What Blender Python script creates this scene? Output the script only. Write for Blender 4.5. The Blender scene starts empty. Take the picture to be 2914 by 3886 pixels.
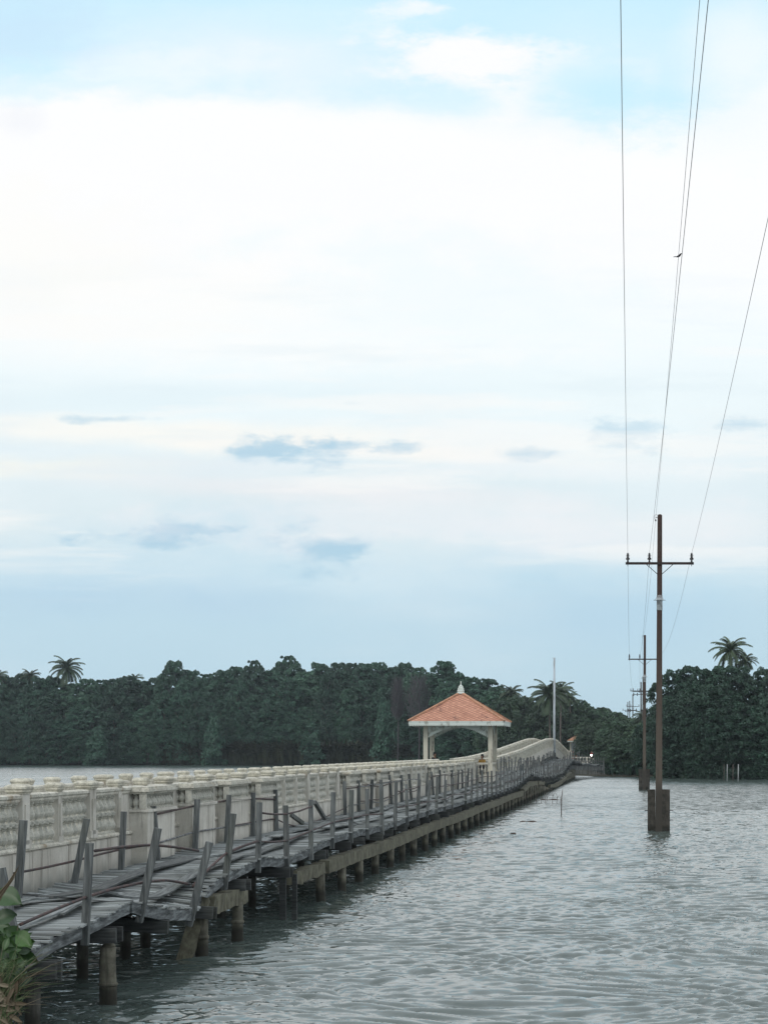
import bpy, math, random
import numpy as np
from mathutils import Vector, Matrix
random.seed(7); rng = np.random.default_rng(11)
C = bpy.context.scene.collection
SC = bpy.context.scene
R = math.radians

# ------------------------------------------------------------------ camera
VX, VY, F, H = 2410.0, 2845.0, 7000.0, 3.6       # vanishing point / focal length measured on the photograph, eye height
cam = bpy.data.cameras.new('camera'); co = bpy.data.objects.new('camera', cam); C.objects.link(co)
cam.sensor_fit = 'VERTICAL'; cam.sensor_height = 36; cam.lens = 36*F/3886
cam.shift_x = (1457-VX)/3886; cam.shift_y = (VY-1943)/3886
cam.clip_start = .1; cam.clip_end = 20000
co.location = (0, 0, H); co.rotation_euler = (R(90), 0, 0); SC.camera = co
SC.view_settings.view_transform = 'Standard'; SC.view_settings.look = 'None'
SC.view_settings.exposure = 0; SC.view_settings.gamma = 1

# ------------------------------------------------------------------ node helpers
class NT:
    def __init__(s, tree): s.t = tree; s.n = tree.nodes; s.l = tree.links
    def new(s, typ, **kw):
        n = s.n.new(typ)
        for k, v in kw.items(): setattr(n, k, v)
        return n
    def put(s, sock, v):
        if isinstance(v, bpy.types.NodeSocket): s.l.new(v, sock)
        elif v is not None: sock.default_value = v
    def math(s, op, a, b=None, c=None, clamp=False):
        n = s.new('ShaderNodeMath', operation=op, use_clamp=clamp)
        for i, v in enumerate((a, b, c)): s.put(n.inputs[i], v)
        return n.outputs[0]
    def noise(s, vec, scale, detail=4, rough=.55, dim='3D'):
        n = s.new('ShaderNodeTexNoise', noise_dimensions=dim)
        s.put(n.inputs['Vector'], vec); n.inputs['Scale'].default_value = scale
        n.inputs['Detail'].default_value = detail; n.inputs['Roughness'].default_value = rough
        return n.outputs['Fac']
    def ramp(s, fac, stops):
        n = s.new('ShaderNodeValToRGB'); s.put(n.inputs[0], fac); e = n.color_ramp.elements
        while len(e) < len(stops): e.new(.5)
        for el, (p, c) in zip(e, stops): el.position = p; el.color = (*c, 1) if len(c) == 3 else c
        return n.outputs[0]
    def mix(s, fac, a, b, mode='MIX'):
        n = s.new('ShaderNodeMix', data_type='RGBA', blend_type=mode)
        s.put(n.inputs['Factor'], fac)
        for k, v in ((6, a), (7, b)):
            s.put(n.inputs[k], (*v, 1) if isinstance(v, tuple) and len(v) == 3 else v)
        return n.outputs[2]
    def maprange(s, v, a, b, c=0., d=1., smooth=True):
        n = s.new('ShaderNodeMapRange', interpolation_type='SMOOTHSTEP' if smooth else 'LINEAR')
        for i, x in enumerate((v, a, b, c, d)): s.put(n.inputs[i], x)
        return n.outputs[0]
    def mapping(s, vec, scale=(1, 1, 1), rot=(0, 0, 0), loc=(0, 0, 0)):
        n = s.new('ShaderNodeMapping'); s.put(n.inputs[0], vec)
        n.inputs['Scale'].default_value = scale; n.inputs['Rotation'].default_value = rot; n.inputs['Location'].default_value = loc
        return n.outputs[0]

# ------------------------------------------------------------------ world: hazy Nishita sky under thin cloud
SUN_EL, SUN_AZ = R(42), R(-155)        # behind the camera, to the left
w = bpy.data.worlds.new('World'); SC.world = w; w.use_nodes = True
t = NT(w.node_tree); t.n.clear()
out = t.new('ShaderNodeOutputWorld'); bg = t.new('ShaderNodeBackground'); bg.inputs[1].default_value = .1
t.l.new(bg.outputs[0], out.inputs[0])
sky = t.new('ShaderNodeTexSky', sky_type='NISHITA', sun_disc=False, sun_elevation=SUN_EL, sun_rotation=SUN_AZ)
sky.air_density = 1.0; sky.dust_density = 1.5
tc = t.new('ShaderNodeTexCoord'); sp = t.new('ShaderNodeSeparateXYZ'); t.l.new(tc.outputs['Generated'], sp.inputs[0])
ay = t.math('MAXIMUM', t.math('ABSOLUTE', sp.outputs[1]), .2)
U = t.math('DIVIDE', sp.outputs[0], ay); V = t.math('DIVIDE', sp.outputs[2], ay)
cb = t.new('ShaderNodeCombineXYZ'); t.l.new(U, cb.inputs[0]); t.l.new(V, cb.inputs[1]); UV = cb.outputs[0]
warp = t.noise(t.mapping(UV, (5, 11, 1)), 1, 5, .55)
warp2 = t.noise(t.mapping(UV, (14, 40, 1), loc=(3, 2, 0)), 1, 5, .6)
Vw = t.math('ADD', V, t.math('MULTIPLY', t.math('SUBTRACT', warp, .5), .12))
base = t.ramp(t.math('MULTIPLY', Vw, 2.0), [
    (0.00, (.45, .64, .75)), (.085, (.48, .68, .80)), (.16, (.51, .71, .83)), (.205, (.63, .78, .86)), (.25, (.72, .83, .87)),
    (.31, (.80, .89, .92)), (.37, (.86, .95, .97)), (.46, (.91, .98, 1.0)), (.56, (.93, .985, 1.0)), (.64, (.98, 1.0, 1.0)),
    (.70, (.90, .97, 1.0)), (.73, (.68, .90, 1.0)), (.82, (.60, .87, 1.0)), (1.0, (.80, .88, .93))])
def blob(u0, v0, a, b, soft=.5, k=.9, nz=None, rot=0.0):
    du = t.math('SUBTRACT', U, u0); dv = t.math('SUBTRACT', V, v0)
    cr, sr = math.cos(rot), math.sin(rot)
    p = t.math('ADD', t.math('MULTIPLY', du, cr), t.math('MULTIPLY', dv, sr))
    q = t.math('SUBTRACT', t.math('MULTIPLY', dv, cr), t.math('MULTIPLY', du, sr))
    d = t.math('SQRT', t.math('ADD', t.math('POWER', t.math('ABSOLUTE', t.math('DIVIDE', p, a)), 2.), t.math('POWER', t.math('ABSOLUTE', t.math('DIVIDE', q, b)), 2.)))
    d = t.math('ADD', d, t.math('MULTIPLY', t.math('SUBTRACT', nz if nz is not None else warp, .5), k*2))
    return t.maprange(d, 1+soft*.5, 1-soft, 0., 1.)
def S(x, y): return ((x*1.7565-VX)/F, (VY-y*1.7565)/F)      # a place in the photo as a sky direction
nz = t.noise(t.mapping(UV, (9, 16, 1), loc=(.3, .7, 0)), 1, 6, .6)
nf = t.noise(t.mapping(UV, (28, 60, 1), loc=(1.3, .2, 0)), 1, 5, .6)
colr = base
def lay(x, y, a, b, col, amt=1., soft=.6, k=.9, noise=None, rot=0.):
    global colr
    u0, v0 = S(x, y)
    m = t.math('MULTIPLY', blob(u0, v0, a*1.7565/F, b*1.7565/F, soft, k, noise, rot), amt)
    colr = t.mix(m, colr, col)
W_ = (1.0, 1.0, 1.0)

_x = np.array([0, 300, 600, 900, 1150, 1400, 1659.]); _y = np.array([188, 198, 205, 238, 290, 325, 345.])
_c = np.polyfit((_x*1.7565-VX)/F, (VY-_y*1.7565)/F, 3)
ve = t.math('ADD', t.math('MULTIPLY', t.math('ADD', t.math('MULTIPLY', t.math('ADD', t.math('MULTIPLY', U, float(_c[0])), float(_c[1])), U), float(_c[2])), U), float(_c[3]))
nz2 = t.noise(t.mapping(UV, (22, 45, 1), loc=(7.3, .7, 0)), 1, 7, .62)
dd_ = t.math('ADD', t.math('SUBTRACT', ve, V), t.math('MULTIPLY', t.math('SUBTRACT', nz2, .5), .035))
bank = t.math('MULTIPLY', t.maprange(dd_, -.004, .012), t.maprange(V, .20, .29))
colr = t.mix(bank, colr, (1.0, 1.005, 1.0))
lay(300, 150, 330, 45, (.90, .98, 1.0), .7, .9, 2.0, nz2, .06)
lay(250, 420, 650, 200, W_, .95, .7, .7, nz, -.10)
lay(950, 430, 800, 170, W_, .9, .8, .8, nz, -.12)
lay(250, 640, 560, 140, (1.0, .99, .96), .7, .9, .8, nz)
lay(1010, 120, 240, 75, W_, 1., .9, 2.2, nz2, -.12)
lay(1080, 200, 50, 90, W_, .7, .9, 2.2, nz2, .2)
lay(900, 22, 70, 16, W_, .7, .9, 2.2, nz2)
lay(560, 120, 420, 80, (.88, .95, 1.), .6, .9, .9, nz, -.1)
lay(1330, 215, 170, 75, (.60, .88, 1.0), .8, .8, 1.5, nz2, -.2)
lay(980, 215, 110, 30, (.72, .92, 1.0), .7, .9, 1.5, nz2, -.1)
lay(720, 40, 220, 40, (.70, .91, .99), .7, .9, .9, nz)
lay(60, 60, 170, 90, (.60, .80, .97), .6, .9, 1.5, nz2)
lay(1040, 620, 420, 120, (.88, .96, .98), .5, .9, 1.5, nz2)
lay(60, 640, 90, 50, (.93, .95, .95), .5, .9, 1.5, nz2)
lay(40, 270, 70, 40, (.88, .90, .95), .5, .9, 1.5, nz2)
lay(700, 760, 500, 40, (1.0, 1.0, .98), .6, .9, 1.6, nz2)
lay(1600, 120, 130, 130, (.97, 1., 1.), .7, .9, .9, nz)
lay(400, 860, 700, 40, (.74, .87, .92), .5, .9, .8, nz, .02)
lay(350, 935, 800, 34, (1.0, .97, .90), .75, .9, 1.0, warp2, -.03)
lay(870, 975, 420, 22, (1.0, .96, .90), .6, .9, 1.0, warp2, -.05)
lay(100, 1010, 260, 26, (1.0, .96, .84), .6, .9, 1.0, warp2)
lay(700, 1060, 500, 30, (.93, .88, .88), .5, .9, .9, nz, -.05)
lay(1420, 1150, 400, 70, (.88, .90, .92), .55, .9, .9, nz)
for (x, y, a, b, am) in ((640, 972, 120, 24, .8), (760, 962, 60, 14, .6), (860, 968, 60, 13, .7), (1150, 984, 70, 15, .75),
                         (240, 905, 80, 9, .5), (760, 872, 45, 9, .35), (1350, 940, 70, 35, .45), (1620, 916, 60, 14, .5),
                         (330, 1160, 130, 28, .95), (710, 1190, 110, 40, .95), (420, 1145, 60, 12, .6)):
    lay(x, y, a, b, (.42, .63, .77), am*1.1, .9, 2.6, nf)
lay(900, 1130, 600, 60, (.90, .89, .91), .45, .9, 1.6, nz2)
lay(400, 1010, 500, 22, (.80, .86, .90), .5, .9, 1.8, nz2)
lay(1250, 1010, 400, 26, (.90, .93, .94), .5, .9, 1.8, nz2)

nlow = t.noise(t.mapping(UV, (13, 22, 1), loc=(2.3, .1, 0)), 1, 6, .55)
dl_ = t.math('ADD', t.math('SUBTRACT', S(0, 1262)[1], V), t.math('MULTIPLY', t.math('SUBTRACT', nlow, .5), .055))
colr = t.mix(t.math('MULTIPLY', t.maprange(dl_, -.003, .011), .62), colr, (.51, .69, .80))
lay(150, 1290, 230, 60, (.45, .64, .80), .5, .9, .8, nz)
lay(500, 1300, 170, 50, (.45, .64, .80), .45, .9, .8, nz)
lay(1330, 1340, 260, 80, (.44, .64, .80), .5, .9, .8, nz)
n1 = t.noise(t.mapping(UV, (3, 9, 1), loc=(5, 3, 0)), 1, 6, .6)
colr = t.mix(t.math('MULTIPLY', t.maprange(n1, .45, .75), .25), colr, (.93, .95, .97))
stk = t.noise(t.mapping(UV, (3.5, 34, 1), rot=(0, 0, .05), loc=(9, 1, 0)), 1, 6, .6)
zoneS = t.math('MULTIPLY', t.maprange(V, .07, .12), t.maprange(V, .30, .20))
colr = t.mix(t.math('MULTIPLY', t.math('MULTIPLY', t.maprange(stk, .50, .66), zoneS), .40), colr, (.74, .85, .90))
colr = t.mix(t.math('MULTIPLY', t.math('MULTIPLY', t.maprange(stk, .48, .36), zoneS), .45), colr, (1.0, .975, .94))
lay(60, 520, 260, 160, (1.0, .985, .93), .5, .9, 1.2, nz2)
lay(850, 560, 380, 60, (.90, .975, .99), .5, .9, 1.8, nz2, -.1)
up = t.maprange(V, .45, 1.2)                      # overhead: broken bright cloud
colr = t.mix(up, colr, t.mix(t.maprange(nz, .4, .6), (.70, .82, .93), (1.12, 1.14, 1.15)))
cl10 = t.new('ShaderNodeVectorMath', operation='SCALE'); t.l.new(colr, cl10.inputs[0]); cl10.inputs['Scale'].default_value = 10.6
fin = t.mix(.93, sky.outputs[0], cl10.outputs[0])
t.l.new(fin, bg.inputs[0])

sun = bpy.data.lights.new('sun', 'SUN'); sun.energy = .9; sun.angle = R(20); sun.color = (1, .95, .88)
so = bpy.data.objects.new('sun', sun); C.objects.link(so)
# direction to the sun (nishita rotation 0 = +Y, turning clockwise seen from above)
sd = Vector((math.sin(SUN_AZ)*math.cos(SUN_EL), math.cos(SUN_AZ)*math.cos(SUN_EL), math.sin(SUN_EL)))
so.rotation_euler = sd.to_track_quat('Z', 'Y').to_euler()

# ------------------------------------------------------------------ scene helpers
def tag(o, label=None, cat=None, group=None, kind=None):
    if label: o['label'] = label
    if cat: o['category'] = cat
    if group: o['group'] = group
    if kind: o['kind'] = kind
    return o
def empty(name, loc, label, cat, group=None, rz=0.):
    o = bpy.data.objects.new(name, None); C.objects.link(o); o.location = loc; o.rotation_euler = (0, 0, rz); o.empty_display_size = .2
    return tag(o, label, cat, group)
def link(name, mesh, parent=None, loc=(0, 0, 0), rot=(0, 0, 0), scale=(1, 1, 1)):
    o = bpy.data.objects.new(name, mesh); C.objects.link(o); o.location = loc; o.rotation_euler = rot; o.scale = scale
    if parent: o.parent = parent
    return o
class MB:
    def __init__(s): s.v = []; s.f = []; s.a = []
    def add(s, vs, fs, a=None):
        n = len(s.v); s.v += [tuple(v) for v in vs]; s.f += [tuple(i+n for i in f) for f in fs]
        s.a += [random.random() if a is None else a]*len(vs)
    def box(s, c, size, rot=None, taper=1., a=None):
        x, y, z = size[0]/2, size[1]/2, size[2]/2
        vs = [Vector((sx*x*(taper if sz > 0 else 1), sy*y*(taper if sz > 0 else 1), sz*z)) for sz in (-1, 1) for sy in (-1, 1) for sx in (-1, 1)]
        if rot is not None: vs = [rot @ v for v in vs]
        c = Vector(c); vs = [v+c for v in vs]
        s.add(vs, [(0, 2, 3, 1), (4, 5, 7, 6), (0, 1, 5, 4), (2, 6, 7, 3), (0, 4, 6, 2), (1, 3, 7, 5)], a)
    def beam(s, p0, p1, wd, ht, up=Vector((0, 0, 1)), a=None, w1=None, h1=None):
        p0 = Vector(p0); p1 = Vector(p1); d = (p1-p0).normalized()
        if abs(d.dot(up)) > .98: up = Vector((0, 1, 0))
        sx = d.cross(up).normalized(); u = sx.cross(d).normalized()
        w1 = w1 or wd; h1 = h1 or ht
        vs = [p+sx*(i*ww/2)+u*(j*hh/2) for p, ww, hh in ((p0, wd, ht), (p1, w1, h1)) for i, j in ((-1, -1), (1, -1), (1, 1), (-1, 1))]
        s.add(vs, [(0, 1, 2, 3), (4, 7, 6, 5), (0, 4, 5, 1), (1, 5, 6, 2), (2, 6, 7, 3), (3, 7, 4, 0)], a)
    def tube(s, pts, r, n=8, caps=True, a=None):
        pts = [Vector(p) for p in pts]; rs = r if isinstance(r, (list, tuple)) else [r]*len(pts)
        vs = []; prev = None
        for i, p in enumerate(pts):
            d = (pts[min(i+1, len(pts)-1)]-pts[max(i-1, 0)]).normalized()
            ref = prev if prev is not None else (Vector((1, 0, 0)) if abs(d.x) < .9 else Vector((0, 1, 0)))
            u = (ref-d*ref.dot(d)).normalized(); v = d.cross(u); prev = u
            for k in range(n):
                an = 2*math.pi*k/n; vs.append(p+(u*math.cos(an)+v*math.sin(an))*rs[i])
        fs = [(i*n+k, i*n+(k+1) % n, (i+1)*n+(k+1) % n, (i+1)*n+k) for i in range(len(pts)-1) for k in range(n)]
        if caps: fs += [tuple(reversed(range(n))), tuple(range((len(pts)-1)*n, len(pts)*n))]
        s.add(vs, fs, a)
    def lathe(s, prof, c=(0, 0, 0), n=10, rot=0., a=None):
        vs = []
        for r, z in prof:
            for k in range(n):
                an = 2*math.pi*k/n+rot; vs.append((c[0]+r*math.cos(an), c[1]+r*math.sin(an), c[2]+z))
        m = len(prof)
        fs = [(i*n+k, i*n+(k+1) % n, (i+1)*n+(k+1) % n, (i+1)*n+k) for i in range(m-1) for k in range(n)]
        fs += [tuple(reversed(range(n))), tuple(range((m-1)*n, m*n))]
        s.add(vs, fs, a)
    def prism(s, poly, axis, lo, hi, a=None):
        """poly: 2D points; axis 'x' -> (y,z) polygon, 'y' -> (x,z), 'z' -> (x,y)"""
        def P(p, t_):
            return (t_, p[0], p[1]) if axis == 'x' else ((p[0], t_, p[1]) if axis == 'y' else (p[0], p[1], t_))
        n = len(poly); vs = [P(p, lo) for p in poly]+[P(p, hi) for p in poly]
        s.add(vs, [tuple(range(n)), tuple(range(2*n-1, n-1, -1))]+[(i, (i+1) % n+0, (i+1) % n+n, i+n) for i in range(n)], a)
    def mesh(s, name, m, smooth=False):
        me = bpy.data.meshes.new(name); me.from_pydata(s.v, [], s.f); me.materials.append(m)
        at = me.attributes.new('rnd', 'FLOAT', 'POINT'); at.data.foreach_set('value', s.a)
        me.validate()
        import bmesh
        bm = bmesh.new(); bm.from_mesh(me); bmesh.ops.recalc_face_normals(bm, faces=bm.faces); bm.to_mesh(me); bm.free()
        if smooth: me.polygons.foreach_set('use_smooth', [True]*len(me.polygons))
        return me
    def obj(s, name, m, parent=None, smooth=False, **kw): return link(name, s.mesh(name, m, smooth), parent, **kw)
def interp(tab):
    xs = [p[0] for p in tab]; ys = [p[1] for p in tab]
    return lambda x: float(np.interp(x, xs, ys))
def W(x, y, Y): return Vector(((x-VX)/F*Y, Y, H-(y-VY)/F*Y))

# ------------------------------------------------------------------ materials
def mat(name, build, rough=.8, spec=.3):
    m = bpy.data.materials.new(name); m.use_nodes = True; t = NT(m.node_tree); b = t.n['Principled BSDF']
    b.inputs['Roughness'].default_value = rough; b.inputs['Specular IOR Level'].default_value = spec
    tc = t.new('ShaderNodeTexCoord'); geo = t.new('ShaderNodeNewGeometry')
    r = build(t, b, tc.outputs['Object'], geo.outputs['Position'])
    if r is not None: t.put(b.inputs['Base Color'], (*r, 1) if isinstance(r, tuple) else r)
    return m
def bump(t, b, h, dist=.01, strength=.6):
    n = t.new('ShaderNodeBump'); n.inputs['Strength'].default_value = strength; n.inputs['Distance'].default_value = dist
    t.put(n.inputs['Height'], h); t.l.new(n.outputs[0], b.inputs['Normal'])
def attr(t, name='rnd'):
    n = t.new('ShaderNodeAttribute', attribute_name=name); return n.outputs['Fac']

def b_wood(axis, dark=1.0):
    def f(t, b, o, p):
        sc = {'x': (1.5, 22, 22), 'y': (22, 1.5, 22), 'z': (22, 22, 1.5)}[axis]
        g = t.noise(t.mapping(p, sc), 1, 6, .65); big = t.noise(p, .9, 4, .6)
        c = t.ramp(g, [(.28, (.030*dark, .034*dark, .035*dark)), (.5, (.096*dark, .103*dark, .102*dark)), (.75, (.20*dark, .212*dark, .208*dark))])
        a = attr(t)
        c = t.mix(t.maprange(a, 0, 1, .0, .75), c, t.mix(1., c, (1.7, 1.72, 1.75), 'MULTIPLY'))
        c = t.mix(t.maprange(a, .25, 0, 0, .6), c, (.03, .032, .034))
        c = t.mix(t.maprange(big, .5, .7, 0, .35), c, (.075, .085, .06))
        bump(t, b, g, .012, .7); return c
    return f
m_plank = mat('weathered_plank', b_wood('x', 1.8), .85)
m_timber = mat('weathered_timber', b_wood('z', .98), .85)
m_runner = mat('weathered_runner', b_wood('y', 1.35), .85)
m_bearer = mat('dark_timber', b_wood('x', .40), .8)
def b_edge(t, b, o, p):
    g = t.noise(t.mapping(p, (8, 2, 14)), 1, 6, .7)
    c = t.ramp(g, [(.35, (.045, .05, .05)), (.5, (.12, .13, .135)), (.66, (.27, .295, .30))])
    bump(t, b, g, .01, .6); return c
m_edge = mat('peeling_edge_board', b_edge, .85)

def b_wall(t, b, o, p):
    n = t.noise(p, 1.3, 6, .65); st = t.noise(t.mapping(p, (5, 5, .5)), 1, 5, .65); fine = t.noise(p, 30, 3, .6)
    c = t.mix(t.maprange(n, .35, .7), (.50, .475, .42), (.66, .64, .58))
    c = t.mix(t.maprange(st, .50, .68, 0, .7), c, (.19, .175, .145))
    c = t.mix(t.maprange(fine, .55, .75, 0, .35), c, (.22, .21, .19))
    sz = t.new('ShaderNodeSeparateXYZ'); t.l.new(p, sz.inputs[0])
    lo = t.math('MULTIPLY', t.maprange(sz.outputs[2], 1.55, 1.25), t.maprange(n, .35, .6, .2, .8))
    c = t.mix(lo, c, (.22, .23, .21))
    bump(t, b, fine, .006, .5); return c
m_wall = mat('stained_cream_render', b_wall, .85)
def b_stone(t, b, o, p):
    n = t.noise(p, 3.5, 7, .7); n2 = t.noise(p, 22, 5, .7)
    c = t.mix(t.maprange(n, .35, .65), (.46, .44, .38), (.66, .64, .56))
    c = t.mix(t.maprange(n2, .50, .68, 0, .8), c, (.13, .135, .11))
    c = t.mix(t.maprange(t.noise(p, 1.6, 4, .6), .54, .68, 0, .6), c, (.25, .17, .09))
    bump(t, b, n2, .01, .8); return c
m_stone = mat('weathered_balustrade', b_stone, .9)
def b_balu(t, b, o, p):
    n = t.noise(p, 5, 7, .7); n2 = t.noise(p, 30, 5, .7)
    c = t.mix(t.maprange(n, .35, .65), (.37, .37, .33), (.55, .54, .48))
    c = t.mix(t.maprange(n2, .54, .68, 0, .6), c, (.13, .14, .12)); bump(t, b, n2, .008, .8); return c
m_balu = mat('mouldy_baluster', b_balu, .9)
def b_cap(t, b, o, p):
    n = t.noise(p, 9, 6, .7); n2 = t.noise(p, 35, 4, .7)
    c = t.mix(t.maprange(n, .3, .7), (.36, .34, .28), (.66, .63, .53))
    c = t.mix(t.maprange(n2, .52, .66, 0, .6), c, (.13, .13, .10))
    sz = t.new('ShaderNodeSeparateXYZ'); t.l.new(o, sz.inputs[0])
    bump(t, b, n2, .01, .8); return c
m_cap = mat('mossy_cap_stone', b_cap, .9)
def b_conc(wet=True, base=(.155, .148, .115)):
    def f(t, b, o, p):
        n = t.noise(p, 4, 6, .65); st = t.noise(t.mapping(p, (12, 12, 1.2)), 1, 5, .6)
        c = t.mix(t.maprange(n, .3, .7), tuple(.5*x for x in base), tuple(1.25*x for x in base))
        c = t.mix(t.maprange(st, .5, .7, 0, .7), c, tuple(.3*x for x in base))
        if wet:
            sz = t.new('ShaderNodeSeparateXYZ'); t.l.new(p, sz.inputs[0])
            z = t.math('ADD', sz.outputs[2], t.math('MULTIPLY', n, .12))
            c = t.mix(t.maprange(z, .42, .24, 0, .85), c, (.018, .018, .014))
        bump(t, b, n, .02, .6); return c
    return f
m_pile = mat('concrete_pile', b_conc(), .85)
m_cbeam = mat('mossy_concrete_beam', b_conc(False, (.15, .145, .105)), .9)
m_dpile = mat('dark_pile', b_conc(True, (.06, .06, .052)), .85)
def b_pole(t, b, o, p):
    n = t.noise(t.mapping(p, (6, 6, .5)), 1, 6, .65); n2 = t.noise(p, 14, 4, .6)
    sz = t.new('ShaderNodeSeparateXYZ'); t.l.new(p, sz.inputs[0])
    hi = t.math('ADD', t.math('DIVIDE', sz.outputs[2], 14.), t.math('MULTIPLY', t.math('SUBTRACT', n, .5), .25))
    c = t.mix(t.maprange(hi, .12, .75), (.105, .088, .070), (.060, .036, .030))
    c = t.mix(t.maprange(n, .5, .7, 0, .6), c, (.05, .048, .045))
    c = t.mix(t.maprange(n2, .58, .72, 0, .4), c, (.02, .018, .016))
    c = t.mix(t.maprange(sz.outputs[2], 2.6, 1.5, 0, .92), c, (.046, .041, .034))
    bump(t, b, n2, .01, .4); return c
m_pole = mat('stained_pole_concrete', b_pole, .85)
m_fpole = mat('grey_pole_concrete', b_conc(False, (.13, .12, .11)), .85)
m_footing = mat('footing_concrete', b_conc(True, (.056, .050, .041)), .85)
m_dark = mat('dark_porcelain', lambda t, b, o, p: (.018, .014, .016), .35, .5)
m_arm = mat('crossarm_steel', lambda t, b, o, p: t.mix(t.maprange(t.noise(p, 9, 4), .4, .65), (.022, .018, .018), (.055, .032, .026)), .7)
m_wire = mat('cable_metal', lambda t, b, o, p: (.22, .22, .24), .5)
m_wrap = mat('metal_wrap', lambda t, b, o, p: t.mix(t.maprange(t.noise(p, 6, 4), .4, .62), (.30, .33, .34), (.16, .17, .175)), .45)
def b_clear(t, b, o, p):
    b.inputs['Alpha'].default_value = .38; return (.55, .58, .6)
m_clear = mat('translucent_plastic', b_clear, .4)
m_rust = mat('rusty_pipe', lambda t, b, o, p: t.mix(t.maprange(t.noise(p, 7, 5, .65), .4, .62), (.085, .050, .045), (.045, .040, .042)), .7)
m_lightpipe = mat('pale_pipe', lambda t, b, o, p: t.mix(t.maprange(t.noise(p, 7, 5, .65), .35, .6), (.26, .28, .29), (.08, .075, .075)), .6)
def b_tile(t, b, o, p):
    uv = t.new('ShaderNodeUVMap'); sx = t.new('ShaderNodeSeparateXYZ'); t.l.new(uv.outputs[0], sx.inputs[0])
    A = t.math('ADD', t.math('DIVIDE', sx.outputs[0], .36), t.math('DIVIDE', sx.outputs[1], .30))
    B = t.math('SUBTRACT', t.math('DIVIDE', sx.outputs[0], .36), t.math('DIVIDE', sx.outputs[1], .30))
    fa = t.math('FRACT', A); fb = t.math('FRACT', B)
    wv = t.math('MINIMUM', t.math('MINIMUM', fa, t.math('SUBTRACT', 1., fa)), t.math('MINIMUM', fb, t.math('SUBTRACT', 1., fb)))
    line = t.maprange(wv, .10, .03)
    cell = t.new('ShaderNodeCombineXYZ'); t.l.new(t.math('FLOOR', A), cell.inputs[0]); t.l.new(t.math('FLOOR', B), cell.inputs[1])
    wn = t.new('ShaderNodeTexWhiteNoise', noise_dimensions='3D'); t.l.new(cell.outputs[0], wn.inputs[0])
    c = t.mix(wn.outputs[0], (.46, .22, .15), (.60, .31, .215))
    c = t.mix(t.maprange(t.noise(p, 1.1, 5, .6), .45, .7, 0, .5), c, (.45, .22, .15))
    st = t.noise(p, 1.25, 7, .68); c = t.mix(t.maprange(st, .565, .63, 0, .75), c, (.16, .08, .07))
    c = t.mix(t.math('MULTIPLY', line, .8), c, (.13, .06, .035))
    bump(t, b, t.math('SUBTRACT', 1., line), .03, .6); return c
m_tile = mat('orange_diamond_tiles', b_tile, .8)
m_ridge = mat('ridge_tile', lambda t, b, o, p: t.mix(t.maprange(t.noise(p, 3, 5), .4, .65), (.52, .27, .17), (.34, .19, .12)), .8)
def b_trim(t, b, o, p):
    n = t.noise(t.mapping(p, (4, 4, 2)), 1, 6, .65)
    return t.mix(t.maprange(n, .5, .66, 0, .8), (.62, .67, .63), (.27, .27, .22))
m_trim = mat('chipped_white_trim', b_trim, .75)
def b_col(t, b, o, p):
    n = t.noise(t.mapping(p, (9, 9, 1.2)), 1, 6, .7)
    return t.mix(t.maprange(n, .52, .64, 0, .85), (.56, .53, .44), (.13, .095, .075))
m_col = mat('peeling_cream_column', b_col, .8)
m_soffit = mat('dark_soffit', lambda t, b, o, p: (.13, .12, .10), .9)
def b_leaf(base, var=.35):
    def f(t, b, o, p):
        oi = t.new('ShaderNodeObjectInfo'); a = attr(t); n = t.noise(p, .22, 4, .6)
        lo = tuple(x*.55 for x in base); hi = tuple(x*1.7 for x in base)
        c = t.mix(a, lo, hi)
        c = t.mix(t.maprange(n, .4, .65, 0, .5), c, (base[0]*1.5, base[1]*1.25, base[2]*1.2))
        c = t.mix(t.maprange(oi.outputs['Random'], .2, 1, 0, .5), c, (base[0]*.75, base[1]*.55, base[2]*.6))
        c = t.mix(t.maprange(oi.outputs['Random'], .25, 0, 0, .6), c, (base[0]*1.9, base[1]*1.6, base[2]*1.5))
        return c
    return f
m_leaf = mat('mangrove_leaf', b_leaf((.034, .084, .056)), .6, .35)
m_leaf2 = mat('right_bank_leaf', b_leaf((.030, .072, .047)), .6, .35)
m_leaf3 = mat('middle_bank_leaf', b_leaf((.044, .084, .050)), .6, .35)
m_palm = mat('palm_leaf', b_leaf((.034, .060, .030)), .55, .4)
m_nipa = mat('undergrowth_leaf', b_leaf((.036, .046, .026)), .7, .3)
m_dull = mat('dull_white_paint', lambda t, b, o, p: t.mix(t.noise(p, 3, 4), (.28, .30, .30), (.42, .44, .44)), .7)
m_bark = mat('bark', lambda t, b, o, p: t.mix(t.noise(p, 3, 5), (.06, .05, .042), (.15, .13, .115)), .9)
m_bare = mat('bare_twigs', lambda t, b, o, p: (.085, .078, .085), .9)
def b_land(t, b, o, p):
    n = t.noise(p, .35, 6, .6); return t.mix(n, (.025, .024, .018), (.06, .055, .035))
m_land = mat('muddy_bank', b_land, .95)

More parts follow.
